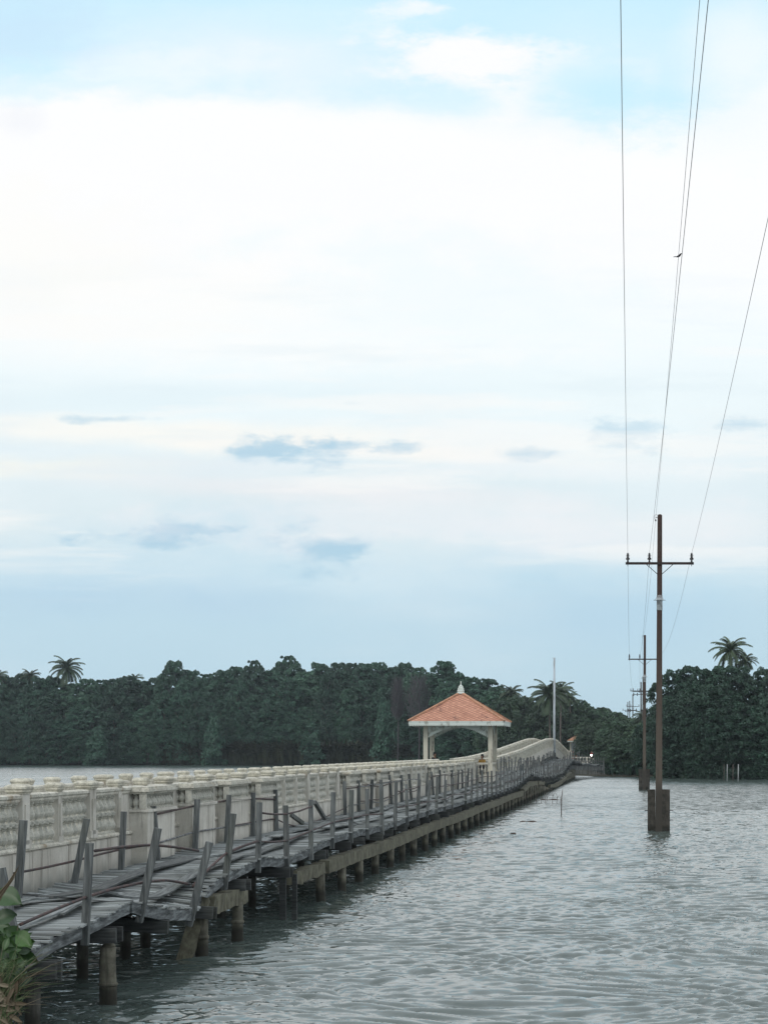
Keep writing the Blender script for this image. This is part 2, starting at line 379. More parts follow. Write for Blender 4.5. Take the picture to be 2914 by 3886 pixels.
# ------------------------------------------------------------------ water: one sheet of real ripples out to the horizon
def make_water():
    rows = [2.0]
    while rows[-1] < 13: rows.append(rows[-1]+.4)
    while rows[-1] < 110: rows.append(rows[-1]*1.0016)
    while rows[-1] < 260: rows.append(rows[-1]*1.005)
    while rows[-1] < 9000: rows.append(rows[-1]*1.12)
    Y = np.array(rows); Y = np.concatenate([[-60, -30, -10, -2], Y])
    u = np.concatenate([np.linspace(-6, -.42, 26)[:-1], np.arange(-.42, .13, .0014), np.linspace(.13, 6, 26)])
    Yg, Ug = np.meshgrid(Y, u, indexing='ij'); X = Ug*(np.abs(Yg)+2)
    dY = np.gradient(Y)[:, None]; Z = np.zeros_like(X); dx = np.gradient(u)[None, :]*(np.abs(Yg)+2)
    DX = np.zeros_like(X); DY = np.zeros_like(X)
    # warped coordinates so that the sines do not read as a pattern
    wx = X+.8*np.sin(X*.31+Yg*.17)+.5*np.sin(X*.83-Yg*.59+1.3); wy = Yg+.7*np.sin(X*.41-Yg*.27+2.)+.35*np.sin(X*1.1+Yg*.9)
    grp = .62+.38*np.sin(X*.37+Yg*.21+np.sin(Yg*.13)*2)*np.sin(Yg*.33-X*.19+1.)+.30*np.sin(X*1.3+Yg*.5+np.sin(Yg*.7))*np.sin(Yg*1.7-X*.6+2.)
    for i in range(90):
        L = .14*(.85/.14)**rng.random()**1.15; th = R(84)+rng.normal()*R(26); k = 2*math.pi/L
        kx, ky = k*math.cos(th), k*math.sin(th); A = .0057*L
        ph = rng.random()*6.28
        att = np.clip((L/np.maximum(dY*.9, dx*.9)-2.0)/2.0, 0, 1)
        arg = kx*wx+ky*wy+ph
        g = grp if i % 2 else (1.1-.5*grp)
        Z += A*att*g*np.sin(arg)*1.55
        DX += -1.0*A*att*g*np.cos(arg)*math.cos(th)*1.5; DY += -1.0*A*att*g*np.cos(arg)*math.sin(th)*1.5
    co_ = np.stack([X+DX, Yg+DY, Z], -1).reshape(-1, 3)
    m, n = X.shape; idx = np.arange(m*n).reshape(m, n)
    f = np.stack([idx[:-1, :-1], idx[:-1, 1:], idx[1:, 1:], idx[1:, :-1]], -1).reshape(-1, 4)
    return grid_mesh('water', co_, f)
def grid_mesh(name, co_, f, smooth=True):
    me = bpy.data.meshes.new(name); nf = len(f); k = f.shape[1]
    me.vertices.add(len(co_)); me.vertices.foreach_set('co', co_.astype(np.float32).ravel())
    me.loops.add(nf*k); me.loops.foreach_set('vertex_index', f.astype(np.int32).ravel())
    me.polygons.add(nf); me.polygons.foreach_set('loop_start', np.arange(0, nf*k, k, dtype=np.int32))
    if smooth: me.polygons.foreach_set('use_smooth', np.ones(nf, bool))
    me.update(calc_edges=True); return me
def b_water(t, b, o, p):
    b.inputs['IOR'].default_value = 1.66
    far = t.new('ShaderNodeSeparateXYZ'); t.l.new(p, far.inputs[0])
    k = t.maprange(far.outputs[1], 35, 110, 0., 1.)
    geo = t.new('ShaderNodeNewGeometry')
    def vn(scale, rot, det):
        n = t.new('ShaderNodeTexNoise'); t.put(n.inputs['Vector'], t.mapping(p, scale, rot=(0, 0, rot))); n.inputs['Scale'].default_value = 1
        n.inputs['Detail'].default_value = det; n.inputs['Roughness'].default_value = .6
        s_ = t.new('ShaderNodeVectorMath', operation='SUBTRACT'); t.l.new(n.outputs['Color'], s_.inputs[0]); s_.inputs[1].default_value = (.5, .5, .5); return s_.outputs[0]
    def vs(v, f):
        s_ = t.new('ShaderNodeVectorMath', operation='SCALE'); t.l.new(v, s_.inputs[0]); t.put(s_.inputs['Scale'], f); return s_.outputs[0]
    def va(a, b_):
        s_ = t.new('ShaderNodeVectorMath', operation='ADD'); t.l.new(a, s_.inputs[0]); t.l.new(b_, s_.inputs[1]); return s_.outputs[0]
    gust = t.maprange(t.noise(t.mapping(p, (.05, .09, 1)), 1, 4, .6), .35, .65, .75, 1.25)
    fine = vs(vn((7, 13, 1), .12, 3), t.math('MULTIPLY', gust, .21)); chop = vs(vn((1.7, 3.4, 1), -.1, 3), t.math('MULTIPLY', t.math('MULTIPLY_ADD', k, .50, .14), gust))
    tb_ = t.new('ShaderNodeCombineXYZ'); t.put(tb_.inputs[1], t.math('MULTIPLY', t.maprange(far.outputs[1], 40, 200, 0., 1.), -.11))
    tot = va(va(va(geo.outputs['Normal'], fine), chop), tb_.outputs[0])
    flat = t.new('ShaderNodeVectorMath', operation='MULTIPLY'); t.l.new(tot, flat.inputs[0]); flat.inputs[1].default_value = (1, 1, 1)
    nn = t.new('ShaderNodeVectorMath', operation='NORMALIZE'); t.l.new(flat.outputs[0], nn.inputs[0]); t.l.new(nn.outputs[0], b.inputs['Normal'])
    return t.mix(t.maprange(t.noise(p, .08, 3), .4, .6), (.066, .087, .080), (.080, .103, .094))
m_water = mat('river_water', b_water, .06, .5)
wm = make_water(); wm.materials.append(m_water)
tag(link('water', wm), kind='structure')

# ------------------------------------------------------------------ ground: far banks, and the bank under the camera
shore = [(-900, 520), (-200, 450), (-120, 428), (-60, 418), (-40, 405), (-28, 370), (-21, 318), (-17, 285), (-11.5, 262), (-7, 253),
         (-3.5, 247), (6, 240), (14, 228), (24, 218), (40, 208), (90, 195), (400, 160), (900, 120)]
def make_ground():
    v = []; f = []
    offs = [(-3, -.6), (0, -.05), (1.2, .25), (5, .55), (14, .8), (60, 1.0), (400, 1.5), (8000, 3)]
    pts = []
    for i in range(len(shore)-1):
        (x0, y0), (x1, y1) = shore[i], shore[i+1]
        n = max(1, min(60, int(math.hypot(x1-x0, y1-y0)/2.5)))
        for j in range(n):
            a = j/n; pts.append((x0+(x1-x0)*a, y0+(y1-y0)*a+random.uniform(-.5, .5)))
    pts.append(shore[-1])
    for x, y in pts:
        for o, z in offs: v.append((x, y+o, z+(random.uniform(-.06, .1) if 0 <= o < 50 else 0)))
    k = len(offs)
    for i in range(len(pts)-1):
        for j in range(k-1): f.append((i*k+j, (i+1)*k+j, (i+1)*k+j+1, i*k+j+1))
    return grid_mesh('ground', np.array(v), np.array(f))
gm = make_ground(); gm.materials.append(m_land); tag(link('ground', gm), kind='structure')
nb = MB()
ys = [-30, 0, 8, 10, 11.5, 13, 15]; zs = [1.6, 1.6, 1.5, 1.35, 1.1, .5, -.7]
xs = np.linspace(-14, 14, 24)
vs = [(x, y+(.6*math.sin(x) if y > 5 else 0), z+(random.uniform(-.08, .04) if y > 0 else 0)) for y, z in zip(ys, zs) for x in xs]
nb.add(vs, [(i*24+j, i*24+j+1, (i+1)*24+j+1, (i+1)*24+j) for i in range(6) for j in range(23)])
tag(nb.obj('river_bank', m_land, smooth=True), kind='structure')

# ------------------------------------------------------------------ concrete footbridge with balustrades
XR, XL = -10.2, -12.3
dz = interp([(0, 0), (125, 0), (135, .08), (145, .25), (163, .6), (180, 1.05), (197, 1.5), (211, 1.85), (224, 1.98), (238, 1.85), (255, 1.25), (272, .6), (291, .18), (305, 0)])
PIT = 1.885; P0 = 30.55
def PY(i): return P0+PIT*i
I0, I1 = -6, 140
def zone(i): return (i-3) % 14 if i < 59 else (13 if i % 3 else 11)      # 0..7: protruding boxes, 8..13: open two-tier bays
def is_wide(i):
    z = zone(i); return i == 2 or (z in (0, 2, 4, 6, 8, 11) and i != 3)
bridge = empty('footbridge', (-11.25, 30, 0), 'long weathered cream concrete footbridge with baluster parapets, rising to a hump far off', 'bridge')
def local(o): o.location = Vector(o.location)-bridge.location; return o
def sweep(mb, x, yz, prof):
    """prof: closed list of (dx,dz) swept along Y"""
    n = len(prof); vs = []
    for y, z in yz: vs += [(x+a, y, z+b_) for a, b_ in prof]
    fs = [(i*n+k, i*n+(k+1) % n, (i+1)*n+(k+1) % n, (i+1)*n+k) for i in range(len(yz)-1) for k in range(n)]
    fs += [tuple(range(n)), tuple(range(len(yz)*n-1, (len(yz)-1)*n-1, -1))]
    mb.add(vs, fs)
yline = [12]+[PY(i) for i in range(-6, 141)]
mb = MB(); sweep(mb, 0, [(y, dz(y)) for y in yline], [(XL-.14, 1.55), (XR+.055, 1.55), (XR+.055, 1.80), (XL-.14, 1.80)])
local(mb.obj('deck', m_wall, bridge))
for x, s in ((XR, 1), (XL, -1)):
    mb = MB()
    if s > 0: sweep(mb, x, [(y, dz(y)) for y in yline], [(-.12, 1.803), (.06, 1.803), (.06, 1.54), (.05, 1.53), (.05, .85), (.10, .85), (.10, 1.88), (.07, 1.92), (-.12, 1.92)][::-1])
    else: sweep(mb, x, [(y, dz(y)) for y in yline], [(-.12, 1.803), (.12, 1.803), (.12, 1.92), (-.12, 1.92)])
    local(mb.obj('parapet_wall', m_wall, bridge))
    mb = MB(); sweep(mb, x, [(y, dz(y)) for y in yline], [(-.13, 1.921), (.13, 1.921), (.13, 1.955), (.10, 1.985), (-.13, 1.985)])
    local(mb.obj('sill', m_stone, bridge))
    mb = MB(); sweep(mb, x, [(y, dz(y)) for y in yline], [(-.07, 2.715), (.07, 2.715), (.09, 2.745), (.09, 2.775), (.115, 2.80), (.115, 2.845), (.08, 2.865), (-.08, 2.865), (-.115, 2.845), (-.115, 2.80), (-.09, 2.775), (-.09, 2.745)])
    local(mb.obj('handrail', m_stone, bridge))
# baluster panels
def baluster(mb, x, y, z, h, r, n=8):
    pr = [(.95, 0), (.95, .07), (.55, .10), (.55, .16), (.9, .28), (1.05, .40), (.9, .54), (.5, .70), (.42, .80), (.75, .84), (.5, .88), (.85, .93), (.85, 1)]
    mb.lathe([(a*r, c*h) for a, c in pr], (x, y, z), n, R(22.5))
mb = MB(); L = PIT-.30; nb_ = 6
for k in range(nb_):
    y = (k+.5)/nb_*L-L/2
    baluster(mb, 0, y, 1.985, .36, .085); baluster(mb, 0, y, 2.365, .35, .085)
mb.box((0, 0, 2.355), (.10, L, .028))
panel_me = mb.mesh('baluster_panel', m_balu, False)
mb = MB()
mb.box((0, 0, 2.41), (.20, .21, .915)); mb.box((.11, 0, 2.36), (.03, .10, .60)); mb.box((0, 0, 2.02), (.245, .26, .12))
post_me = mb.mesh('post', m_wall)
mb = MB(); mb.box((0, 0, 2.41), (.25, .36, .915)); mb.box((.135, 0, 2.36), (.03, .18, .66)); mb.box((0, 0, 2.03), (.30, .42, .14)); wpost_me = mb.mesh('post', m_wall)
def cap_mesh(a, b_):
    mb = MB(); prof = [(.80, 0), (.80, .02), (.92, .035), (.92, .07), (1.0, .085), (1.0, .115), (.90, .135), (.66, .158)]
    vs = []; ch = .045
    for s_, z in prof:
        x, y = a*s_, b_*s_; c = ch*s_
        vs += [(x, y-c, z), (x, -y+c, z), (x-c, -y, z), (-x+c, -y, z), (-x, -y+c, z), (-x, y-c, z), (-x+c, y, z), (x-c, y, z)]
    m = len(prof); fs = [(i*8+k, i*8+(k+1) % 8, (i+1)*8+(k+1) % 8, (i+1)*8+k) for i in range(m-1) for k in range(8)]+[tuple(range(7, -1, -1)), tuple(range((m-1)*8, m*8))]
    mb.add(vs, fs); return mb.mesh('cap', m_cap)
cap_me = cap_mesh(.15, .165); wcap_me = cap_mesh(.185, .25)
def merged(name, items, m, parent):
    """one mesh of many placed copies (only the far repeats past the hundredth)"""
    V_ = []; F_ = []; n = 0
    for me, (x, y, z) in items:
        V_ += [(v.co.x+x, v.co.y+y, v.co.z+z) for v in me.vertices]; F_ += [tuple(i+n for i in p.vertices) for p in me.polygons]; n += len(me.vertices)
    me = bpy.data.meshes.new(name); me.from_pydata(V_, [], F_); me.materials.append(m)
    at = me.attributes.new('rnd', 'FLOAT', 'POINT'); at.data.foreach_set('value', [.5]*n)
    o = link(name, me, parent); o['kind'] = 'stuff'; return local(o)
rest_p, rest_b = [], []
pav = (115.9, 122.2)
np_ = nbal = 0
for x, s in ((XR, 1), (XL, -1)):
    lim_p = 60 if s > 0 else 40; cnt_p = cnt_b = 0
    for i in range(I0, I1):
        y = PY(i)+(0 if s > 0 else .85); z = dz(y); inpav = pav[0] < y < pav[1]
        wd = is_wide(i) if s > 0 else (i % 3 == 0)
        if not inpav:
            if cnt_p < lim_p:
                o = link('post', wpost_me if wd else post_me, bridge, (x, y, z)); local(o)
                if s < 0: o.rotation_euler = (0, 0, math.pi)
                c = link('cap', wcap_me if wd else cap_me, o, (0, 0, 2.867)); cnt_p += 1
            else:
                rest_p.append((wpost_me if wd else post_me, (x, y, z)))
                rest_p.append((wcap_me if wd else cap_me, (x, y, z+2.867)))
        ym = y+PIT/2; zm = dz(ym)
        if s > 0 and 0 <= zone(i) < 8: continue
        if pav[0]-.5 < ym < pav[1]+.5: continue
        if cnt_b < (50 if s > 0 else 50): local(link('baluster_panel', panel_me, bridge, (x, ym, zm))); cnt_b += 1
        else: rest_b.append((panel_me, (x, ym, zm)))
merged('post', rest_p, m_stone, bridge); merged('baluster_panel', rest_b, m_balu, bridge)
# protruding boxes (seat recesses) with a short balustrade on top
BX, BW, BL = XR+.02, .40, 2.2
mb = MB()
mb.box((BW/2, 0, 1.60), (BW, BL, 1.50)); mb.box((BW/2+.01, 0, 2.375), (BW+.08, BL+.08, .055))
box_me = mb.mesh('seat_box', m_wall)
mb = MB()
for k in range(10):
    baluster(mb, BW-.09, (k+.5)/10*(BL-.1)-(BL-.1)/2, 2.403, .315, .085)
for e in (-1, 1):
    for k in range(2): baluster(mb, .02+k*.13, e*(BL/2-.09), 2.403, .315, .075)
    mb.box((BW-.09, e*(BL/2-.03), 2.56), (.14, .05, .30))
boxbal_me = mb.mesh('baluster_panel', m_balu)
mb = MB(); rp = [(BW/2-.02, 2.735, BW+.02, BL+.02, .04), (BW/2, 2.782, BW+.10, BL+.10, .055), (BW/2, 2.832, BW+.04, BL+.04, .045)]
for cx, cz, a, b_, hh in rp: mb.box((cx, 0, cz), (a, b_, hh))
boxrail_me = mb.mesh('box_handrail', m_stone)
for i in range(-11, 130):
    if zone(i) in (0, 2, 4, 6):
        ys_ = PY(i)+.8+BL/2
        if ys_ < 24 or ys_ > 275 or pav[0]-2.5 < ys_ < pav[1]+2: continue
        z = dz(ys_)
        o = local(link('seat_box', box_me, bridge, (BX, ys_, z)))
        link('baluster_panel', boxbal_me, o); link('box_handrail', boxrail_me, o)
        # solid low wall behind / between boxes
for z0 in range(-11, 130, 1):
    if zone(z0) == 0 and z0 < 52:
        a, b_ = PY(z0), PY(z0+8)
        if b_ < 16 or a > 275: continue
        mb = MB(); seg = [(y, dz(y)) for y in np.linspace(a+.15, b_-.2, 9)]
        sweep(mb, XR, seg, [(-.06, 1.99), (.06, 1.99), (.06, 2.712), (-.06, 2.712)]); local(mb.obj('parapet_infill', m_wall, bridge))
# bridge piles, mostly in the shade under the deck
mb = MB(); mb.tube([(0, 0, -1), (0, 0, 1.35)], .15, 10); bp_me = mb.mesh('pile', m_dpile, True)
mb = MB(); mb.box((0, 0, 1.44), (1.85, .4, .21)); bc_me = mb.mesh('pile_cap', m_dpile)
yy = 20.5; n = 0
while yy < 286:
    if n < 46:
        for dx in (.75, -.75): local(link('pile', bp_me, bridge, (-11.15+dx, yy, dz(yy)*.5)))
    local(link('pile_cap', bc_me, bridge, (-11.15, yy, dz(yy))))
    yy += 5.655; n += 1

# ------------------------------------------------------------------ pavilion
pcx, pcy = -11.25, 119.0
pv = empty('pavilion', (pcx, pcy, 0), 'open cream pavilion with orange diamond-tiled hipped roof and white fretwork standing on the bridge', 'pavilion')
cxs, cys = (-2.05, 2.05), (-1.9, 1.75)
for sx in cxs:
    for sy in cys:
        mb = MB(); mb.box((sx, sy, 2.75), (.27, .27, 5.1)); mb.box((sx, sy, 2.05), (.36, .36, .5)); mb.obj('column', m_col, pv)
        mb = MB(); mb.tube([(sx, sy, -1), (sx, sy, .25)], .19, 10); mb.obj('pile', m_pile, pv)
mb = MB(); mb.box((0, 0, 1.67), (4.5, 4.1, .26)); mb.obj('floor', m_wall, pv)
# low balustrade of the platform
mb = MB()
for (x0, y0, x1, y1) in ((2.05, -1.75, 2.05, 1.6), (-2.05, -1.75, -2.05, 1.6), (-2.05, -1.9, -1.2, -1.9), (.55, -1.9, 2.05, -1.9), (-2.05, 1.75, -1.2, 1.75), (1.2, 1.75, 2.05, 1.75)):
    mb.beam((x0, y0, 2.72), (x1, y1, 2.72), .2, .12); mb.beam((x0, y0, 1.92), (x1, y1, 1.92), .2, .2)
    ll = math.hypot(x1-x0, y1-y0); nn = int(ll/.2)
    for k in range(nn):
        a = (k+.5)/nn; baluster(mb, x0+(x1-x0)*a, y0+(y1-y0)*a, 2.02, .64, .07, 6)
mb.obj('balustrade', m_stone, pv)
mb = MB(); mb.box((1.75, 0, 2.22), (.42, 3.2, .07)); mb.box((1.75, 0, 2.0), (.3, 3.0, .4)); mb.box((-1.75, 0, 2.22), (.42, 3.2, .07)); mb.box((-1.75, 0, 2.0), (.3, 3.0, .4)); mb.obj('bench', m_wall, pv)
# roof
E, ze, za = 3.02, 5.40, 7.28
rv = [(-E, -E, ze), (E, -E, ze), (E, E, ze), (-E, E, ze), (0, 0, za)]
me = bpy.data.meshes.new('roof'); me.from_pydata(rv, [], [(0, 1, 4), (1, 2, 4), (2, 3, 4), (3, 0, 4)]); me.materials.append(m_tile)
uvl = me.uv_layers.new(name='UVMap'); sl = math.hypot(E, za-ze)
for p in me.polygons:
    for li, uv in zip(p.loop_indices, ((-E, 0), (E, 0), (0, sl))): uvl.data[li].uv = uv
at = me.attributes.new('rnd', 'FLOAT', 'POINT')
roof = link('roof', me, pv)
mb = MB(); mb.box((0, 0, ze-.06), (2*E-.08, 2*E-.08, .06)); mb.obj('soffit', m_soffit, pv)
for a, b_ in ((0, 4), (1, 4), (2, 4), (3, 4)):
    mb = MB(); p0 = Vector(rv[a]); p1 = Vector(rv[b_]); mb.beam(p0+Vector((0, 0, .03)), p1+Vector((0, 0, .03)), .17, .09); mb.obj('hip_ridge', m_ridge, roof)
for k in range(4):
    rz = k*math.pi/2; mb = MB()
    mb.box((0, -E+.03, ze-.13), (2*E-.06, .04, .13)); mb.box((0, -E+.015, ze-.035), (2*E+.02, .05, .06))
    nsc = 38
    for j in range(nsc):
        x = -E+.05+(j+.5)*(2*E-.1)/nsc; r_ = (2*E-.1)/nsc*.56
        poly = [(x-r_, ze-.19), (x-r_, ze-.22), (x-r_*.7, ze-.27), (x, ze-.31), (x+r_*.7, ze-.27), (x+r_, ze-.22), (x+r_, ze-.19)]
        mb.prism(poly, 'y', -E+.02+.001*(j % 2), -E+.045)
    mb.obj('fascia', m_trim, pv, rot=(0, 0, rz))
    # fretwork spandrels with a scalloped arched edge
    mb = MB(); hw = 1.91; yb = -1.9 if k in (0,) else (-2.05 if k in (1, 3) else -1.75)
    top = 5.16
    def arch(x): return 5.09-.67*min(1, abs(x)/hw)**1.7
    holes_ = ((1.55, 4.93, .165, .09), (1.14, 5.05, .09, .04), (1.74, 4.66, .08, .03), (1.78, 5.08, .05, 0), (1.33, 4.86, .05, 0))
    NS = 34
    for sgn in (-1, 1):
        for j in range(NS//2):
            x0 = hw*j/(NS/2); x1 = hw*(j+1)/(NS/2); zz0 = arch(x0); zz1 = arch(x1)
            if top-zz0 < .01: continue
            # rim band
            mb.prism([(sgn*x0, zz0), (sgn*x1, zz1), (sgn*x1, min(top, zz1+.11)), (sgn*x0, min(top, zz0+.11))], 'y', yb-.02, yb+.02)
            xm = (x0+x1)/2; zm = arch(xm); r_ = .055
            mb.prism([(sgn*xm+r_*math.cos(q), zm-.01+r_*1.2*math.sin(q)) for q in [math.pi*2*m/8 for m in range(8)]], 'y', yb-.016, yb+.016)
        mb.box((sgn*(hw-.04), yb, 4.80), (.08, .036, .72)); 
        # pierced plate between rim and beam
        cs = .04
        for ci in range(int(hw/cs)):
            for cj in range(20):
                xx, zz = (ci+.5)*cs, top-(cj+.5)*cs
                if zz < arch(xx)+.05: break
                if any(r1 < math.hypot(xx-a_, zz-b_) < r0 for a_, b_, r0, r1 in holes_): continue
                mb.add([(sgn*(xx-cs/2), yb-.008, zz-cs/2), (sgn*(xx+cs/2), yb-.008, zz-cs/2), (sgn*(xx+cs/2), yb-.008, zz+cs/2), (sgn*(xx-cs/2), yb-.008, zz+cs/2)], [(0, 1, 2, 3)], .5)
        # scrolls
        for (sx_, sz_, rr) in ((1.55, 4.93, .19), (1.55, 4.93, .08), (1.14, 5.04, .11), (1.72, 4.66, .09)):
            for m in range(16):
                q0, q1 = 2*math.pi*m/16, 2*math.pi*(m+1)/16
                mb.beam((sgn*(sx_+rr*math.cos(q0)), yb, sz_+rr*math.sin(q0)), (sgn*(sx_+rr*math.cos(q1)), yb, sz_+rr*math.sin(q1)), .028, .035, up=Vector((0, 1, 0)))
        mb.beam((sgn*1.3, yb, 5.1), (sgn*1.85, yb, 4.55), .03, .035, up=Vector((0, 1, 0)))
        mb.beam((sgn*1.85, yb, 5.12), (sgn*1.45, yb, 4.72), .03, .035, up=Vector((0, 1, 0)))
    mb.box((0, yb, top+.02), (2*hw, .05, .10))
    mb.obj('fretwork', m_trim, pv, rot=(0, 0, rz))
mb = MB(); mb.lathe([(.21, 0), (.27, .03), (.27, .08), (.22, .13), (.25, .22), (.20, .30), (.22, .36), (.15, .44), (.16, .50), (.10, .56), (.04, .60), (.045, .66), (.02, .70), (.05, .76), (.01, .84)], (0, 0, za-.10), 8, R(22.5))
mb.obj('finial', m_trim, roof)

# ------------------------------------------------------------------ old timber walkway beside the bridge
zo = interp([(16, .9), (23, 1.11), (24.1, 1.20), (25.3, 1.25), (26.4, 1.31), (27.5, 1.35), (28.3, 1.23), (29.5, 1.08), (31, .92), (31.3, 1.02), (32.3, 1.16),
             (33.9, 1.33), (36.9, 1.46), (39.7, 1.30), (42.9, 1.36), (45.8, 1.47), (48.7, 1.45), (51.7, 1.41), (55, 1.37), (63, 1.42), (72, 1.40), (95, 1.37),
             (112, 1.39), (120.7, 1.55), (132, 1.95), (140, 1.70), (158, 1.32), (189, 1.28), (200, 1.7), (209, 2.08), (219, 2.4), (232, 1.75), (240, 1.6), (290, 1.5)])
zi = interp([(16, 1.15), (30, 1.27), (33, 1.32), (37, 1.33), (40, 1.39), (46, 1.38), (60, 1.42), (112, 1.42), (121, 1.6), (135, 2.0), (160, 1.8), (190, 1.9), (210, 2.3),
             (219, 2.5), (235, 1.75), (240, 1.6), (290, 1.5)])
xo = interp([(0, -7.5), (27.4, -7.5), (28.3, -7.42), (31.0, -7.38), (31.3, -7.5), (215, -7.5), (228, -6.6), (238, -4.7), (240, -4.5)])
_zo, _zi = zo, zi
def zo(Y): return _zo(Y)+(min(1, (Y-124)/20)*(.09*math.sin(Y*.9)+.07*math.sin(Y*2.3+1)) if Y > 124 else .012*math.sin(Y*1.9))
def zi(Y): return _zi(Y)+(min(1, (Y-124)/20)*(.07*math.sin(Y*1.1+2)) if Y > 124 else 0)
def xi(Y): return -9.95 if not 115.5 < Y < 122.8 else -9.05
def deckz(x, Y):
    a = (x-xi(Y))/(xo(Y)-xi(Y)); return zi(Y)+(zo(Y)-zi(Y))*a
walk = empty('timber_walkway', (-8.7, 30, 0), 'old grey plank walkway with leaning posts, sagging and broken, running beside the cream bridge', 'walkway')
def wl(o): o.location = Vector(o.location)-walk.location; return o
mb = MB(); Y = 17.5; k = 0
while Y < 239:
    wd = random.uniform(.10, .17) if Y < 90 else random.uniform(.16, .3)
    gap = random.uniform(.012, .024)+(.05 if random.random() < .04 else 0)
    miss = (random.random() < .012) or (54.3 < Y < 54.6) or (150 < Y < 158 and random.random() < .5)
    if not miss:
        y = Y+wd/2; xa = xi(y)-random.uniform(-.12, .05)+random.choice([0, 0, 0, .15]); xb = xo(y)+random.uniform(-.05, .09)
        if random.random() < .035: xb -= random.uniform(.3, 1.2)
        zl = deckz(xa, y)+random.uniform(-.008, .012); zr = deckz(xb, y)+random.uniform(-.008, .012)
        sk = random.uniform(-.025, .025)+(.08*random.uniform(-1, 1) if random.random() < .06 else 0); th = .028
        tw = random.uniform(-.006, .006)
        p = [(xa, y-wd/2-sk, zl-tw), (xa, y+wd/2-sk, zl+tw), (xb, y+wd/2+sk, zr-tw), (xb, y-wd/2+sk, zr+tw)]
        vs = [(a, b_, c-th) for a, b_, c in p]+p
        mb.add(vs, [(0, 1, 2, 3), (4, 7, 6, 5), (0, 4, 5, 1), (1, 5, 6, 2), (2, 6, 7, 3), (3, 7, 4, 0)])
    Y += wd+gap; k += 1
wl(mb.obj('deck_planks', m_plank, walk))
# warped running boards lying along the planks
def ribbon(pts, wd, th=.03, name='running_board', m=m_runner, lift=.012):
    mb = MB(); vs = []
    for i, (x, y, dzz, roll) in enumerate(pts):
        z = deckz(x, y)+lift+dzz
        x0, x1 = x-wd/2, x+wd/2
        vs += [(x0, y, deckz(x0, y)+lift+dzz-roll), (x1, y, deckz(x1, y)+lift+dzz+roll), (x1, y, deckz(x1, y)+lift+dzz+roll+th), (x0, y, deckz(x0, y)+lift+dzz-roll+th)]
    n = len(pts); fs = [(i*4+k_, i*4+(k_+1) % 4, (i+1)*4+(k_+1) % 4, (i+1)*4+k_) for i in range(n-1) for k_ in range(4)]+[(0, 1, 2, 3), (n*4-1, n*4-2, n*4-3, n*4-4)]
    mb.add(vs, fs); return wl(mb.obj(name, m, walk))
def bow(x0, y0, x1, y1, wd, h0=0., h1=0., hm=.0, roll=0., n=14):
    return ribbon([(x0+(x1-x0)*a+.03*math.sin(a*7+x0), y0+(y1-y0)*a, h0*(1-a)**2+h1*a**2+hm*math.sin(a*math.pi), roll*math.sin(a*5)) for a in [i/n for i in range(n+1)]], wd)
bow(-9.15, 20, -9.05, 28.6, .24, 0, .05, .05); bow(-9.0, 28.2, -8.9, 37.5, .30, .07, .0, .06, .02); bow(-8.75, 37, -8.8, 46, .26, 0, .05, .03)
bow(-8.15, 19.5, -8.0, 27.0, .13, .02, .06, .03); bow(-8.0, 25.6, -8.05, 30.2, .22, .04, .12, .05, .03); 
bow(-8.0, 30, -7.85, 38.5, .24, .08, 0, .05, .02); bow(-8.6, 44, -8.3, 52, .28, .1, .02, .06, .03); bow(-8.1, 39, -8.2, 46, .22, 0, .06, .05)
yy = 46.
while yy < 232:
    ln = random.uniform(5, 9)
    bow(-9.0+random.uniform(-.2, .2), yy, -9.0+random.uniform(-.2, .2), yy+ln, .27, random.uniform(0, .1), random.uniform(0, .1), random.uniform(0, .06), .02, 8)
    if random.random() < .8: bow(-8.1+random.uniform(-.2, .2), yy+1, -8.1+random.uniform(-.2, .2), yy+1+ln, .25, random.uniform(0, .12), random.uniform(0, .1), random.uniform(0, .06), .02, 8)
    yy += ln*random.uniform(.8, 1.15)
# scattered short boards
mb = MB()
for k in range(14):
    y = random.uniform(24, 40) if k < 3 else random.uniform(40, 140); x = random.uniform(-9.5, -7.9)
    mb.box((x, y, deckz(x, y)+.035), (random.uniform(.5, 1.1), .09, .022), Matrix.Rotation(random.uniform(-.9, .9), 3, 'Z') @ Matrix.Rotation(random.uniform(-.05, .05), 3, 'Y'))
wl(mb.obj('loose_boards', m_plank, walk))
# edge board (following the sag) and stringers
def edge(ys, xoff, top, h, th, m, name):
    mb = MB(); vs = []
    for y in ys:
        x = xo(y)+xoff if xoff > -.5 else xoff; z = deckz(x, y)+top; j = random.uniform(-.012, .012)
        vs += [(x-th, y, z-h+j), (x, y, z-h+j), (x, y, z), (x-th, y, z)]
    n = len(ys); fs = [(i*4+k_, i*4+(k_+1) % 4, (i+1)*4+(k_+1) % 4, (i+1)*4+k_) for i in range(n-1) for k_ in range(4)]+[(0, 1, 2, 3), (n*4-1, n*4-2, n*4-3, n*4-4)]
    mb.add(vs, fs); return wl(mb.obj(name, m, walk))
def rng_(a, b_, st=.6): return list(np.arange(a, b_, st))+[b_]
edge(rng_(17.5, 27.45, .5), -.02, -.032, .17, .05, m_edge, 'edge_board')
edge(rng_(27.5, 30.95, .4), .0, -.032, .17, .05, m_edge, 'edge_board')
edge(rng_(31.35, 36.9, .5), -.02, -.032, .16, .05, m_edge, 'edge_board')
edge(rng_(36.95, 43.5, .5), -.02, -.032, .18, .05, m_edge, 'edge_board')
edge(rng_(43.55, 61, 1.), -.02, -.032, .17, .05, m_edge, 'edge_board')
edge(rng_(61.1, 130, 1.5), -.02, -.032, .17, .05, m_edge, 'edge_board')
edge(rng_(130.1, 239, 2.), -.02, -.032, .17, .05, m_edge, 'edge_board')
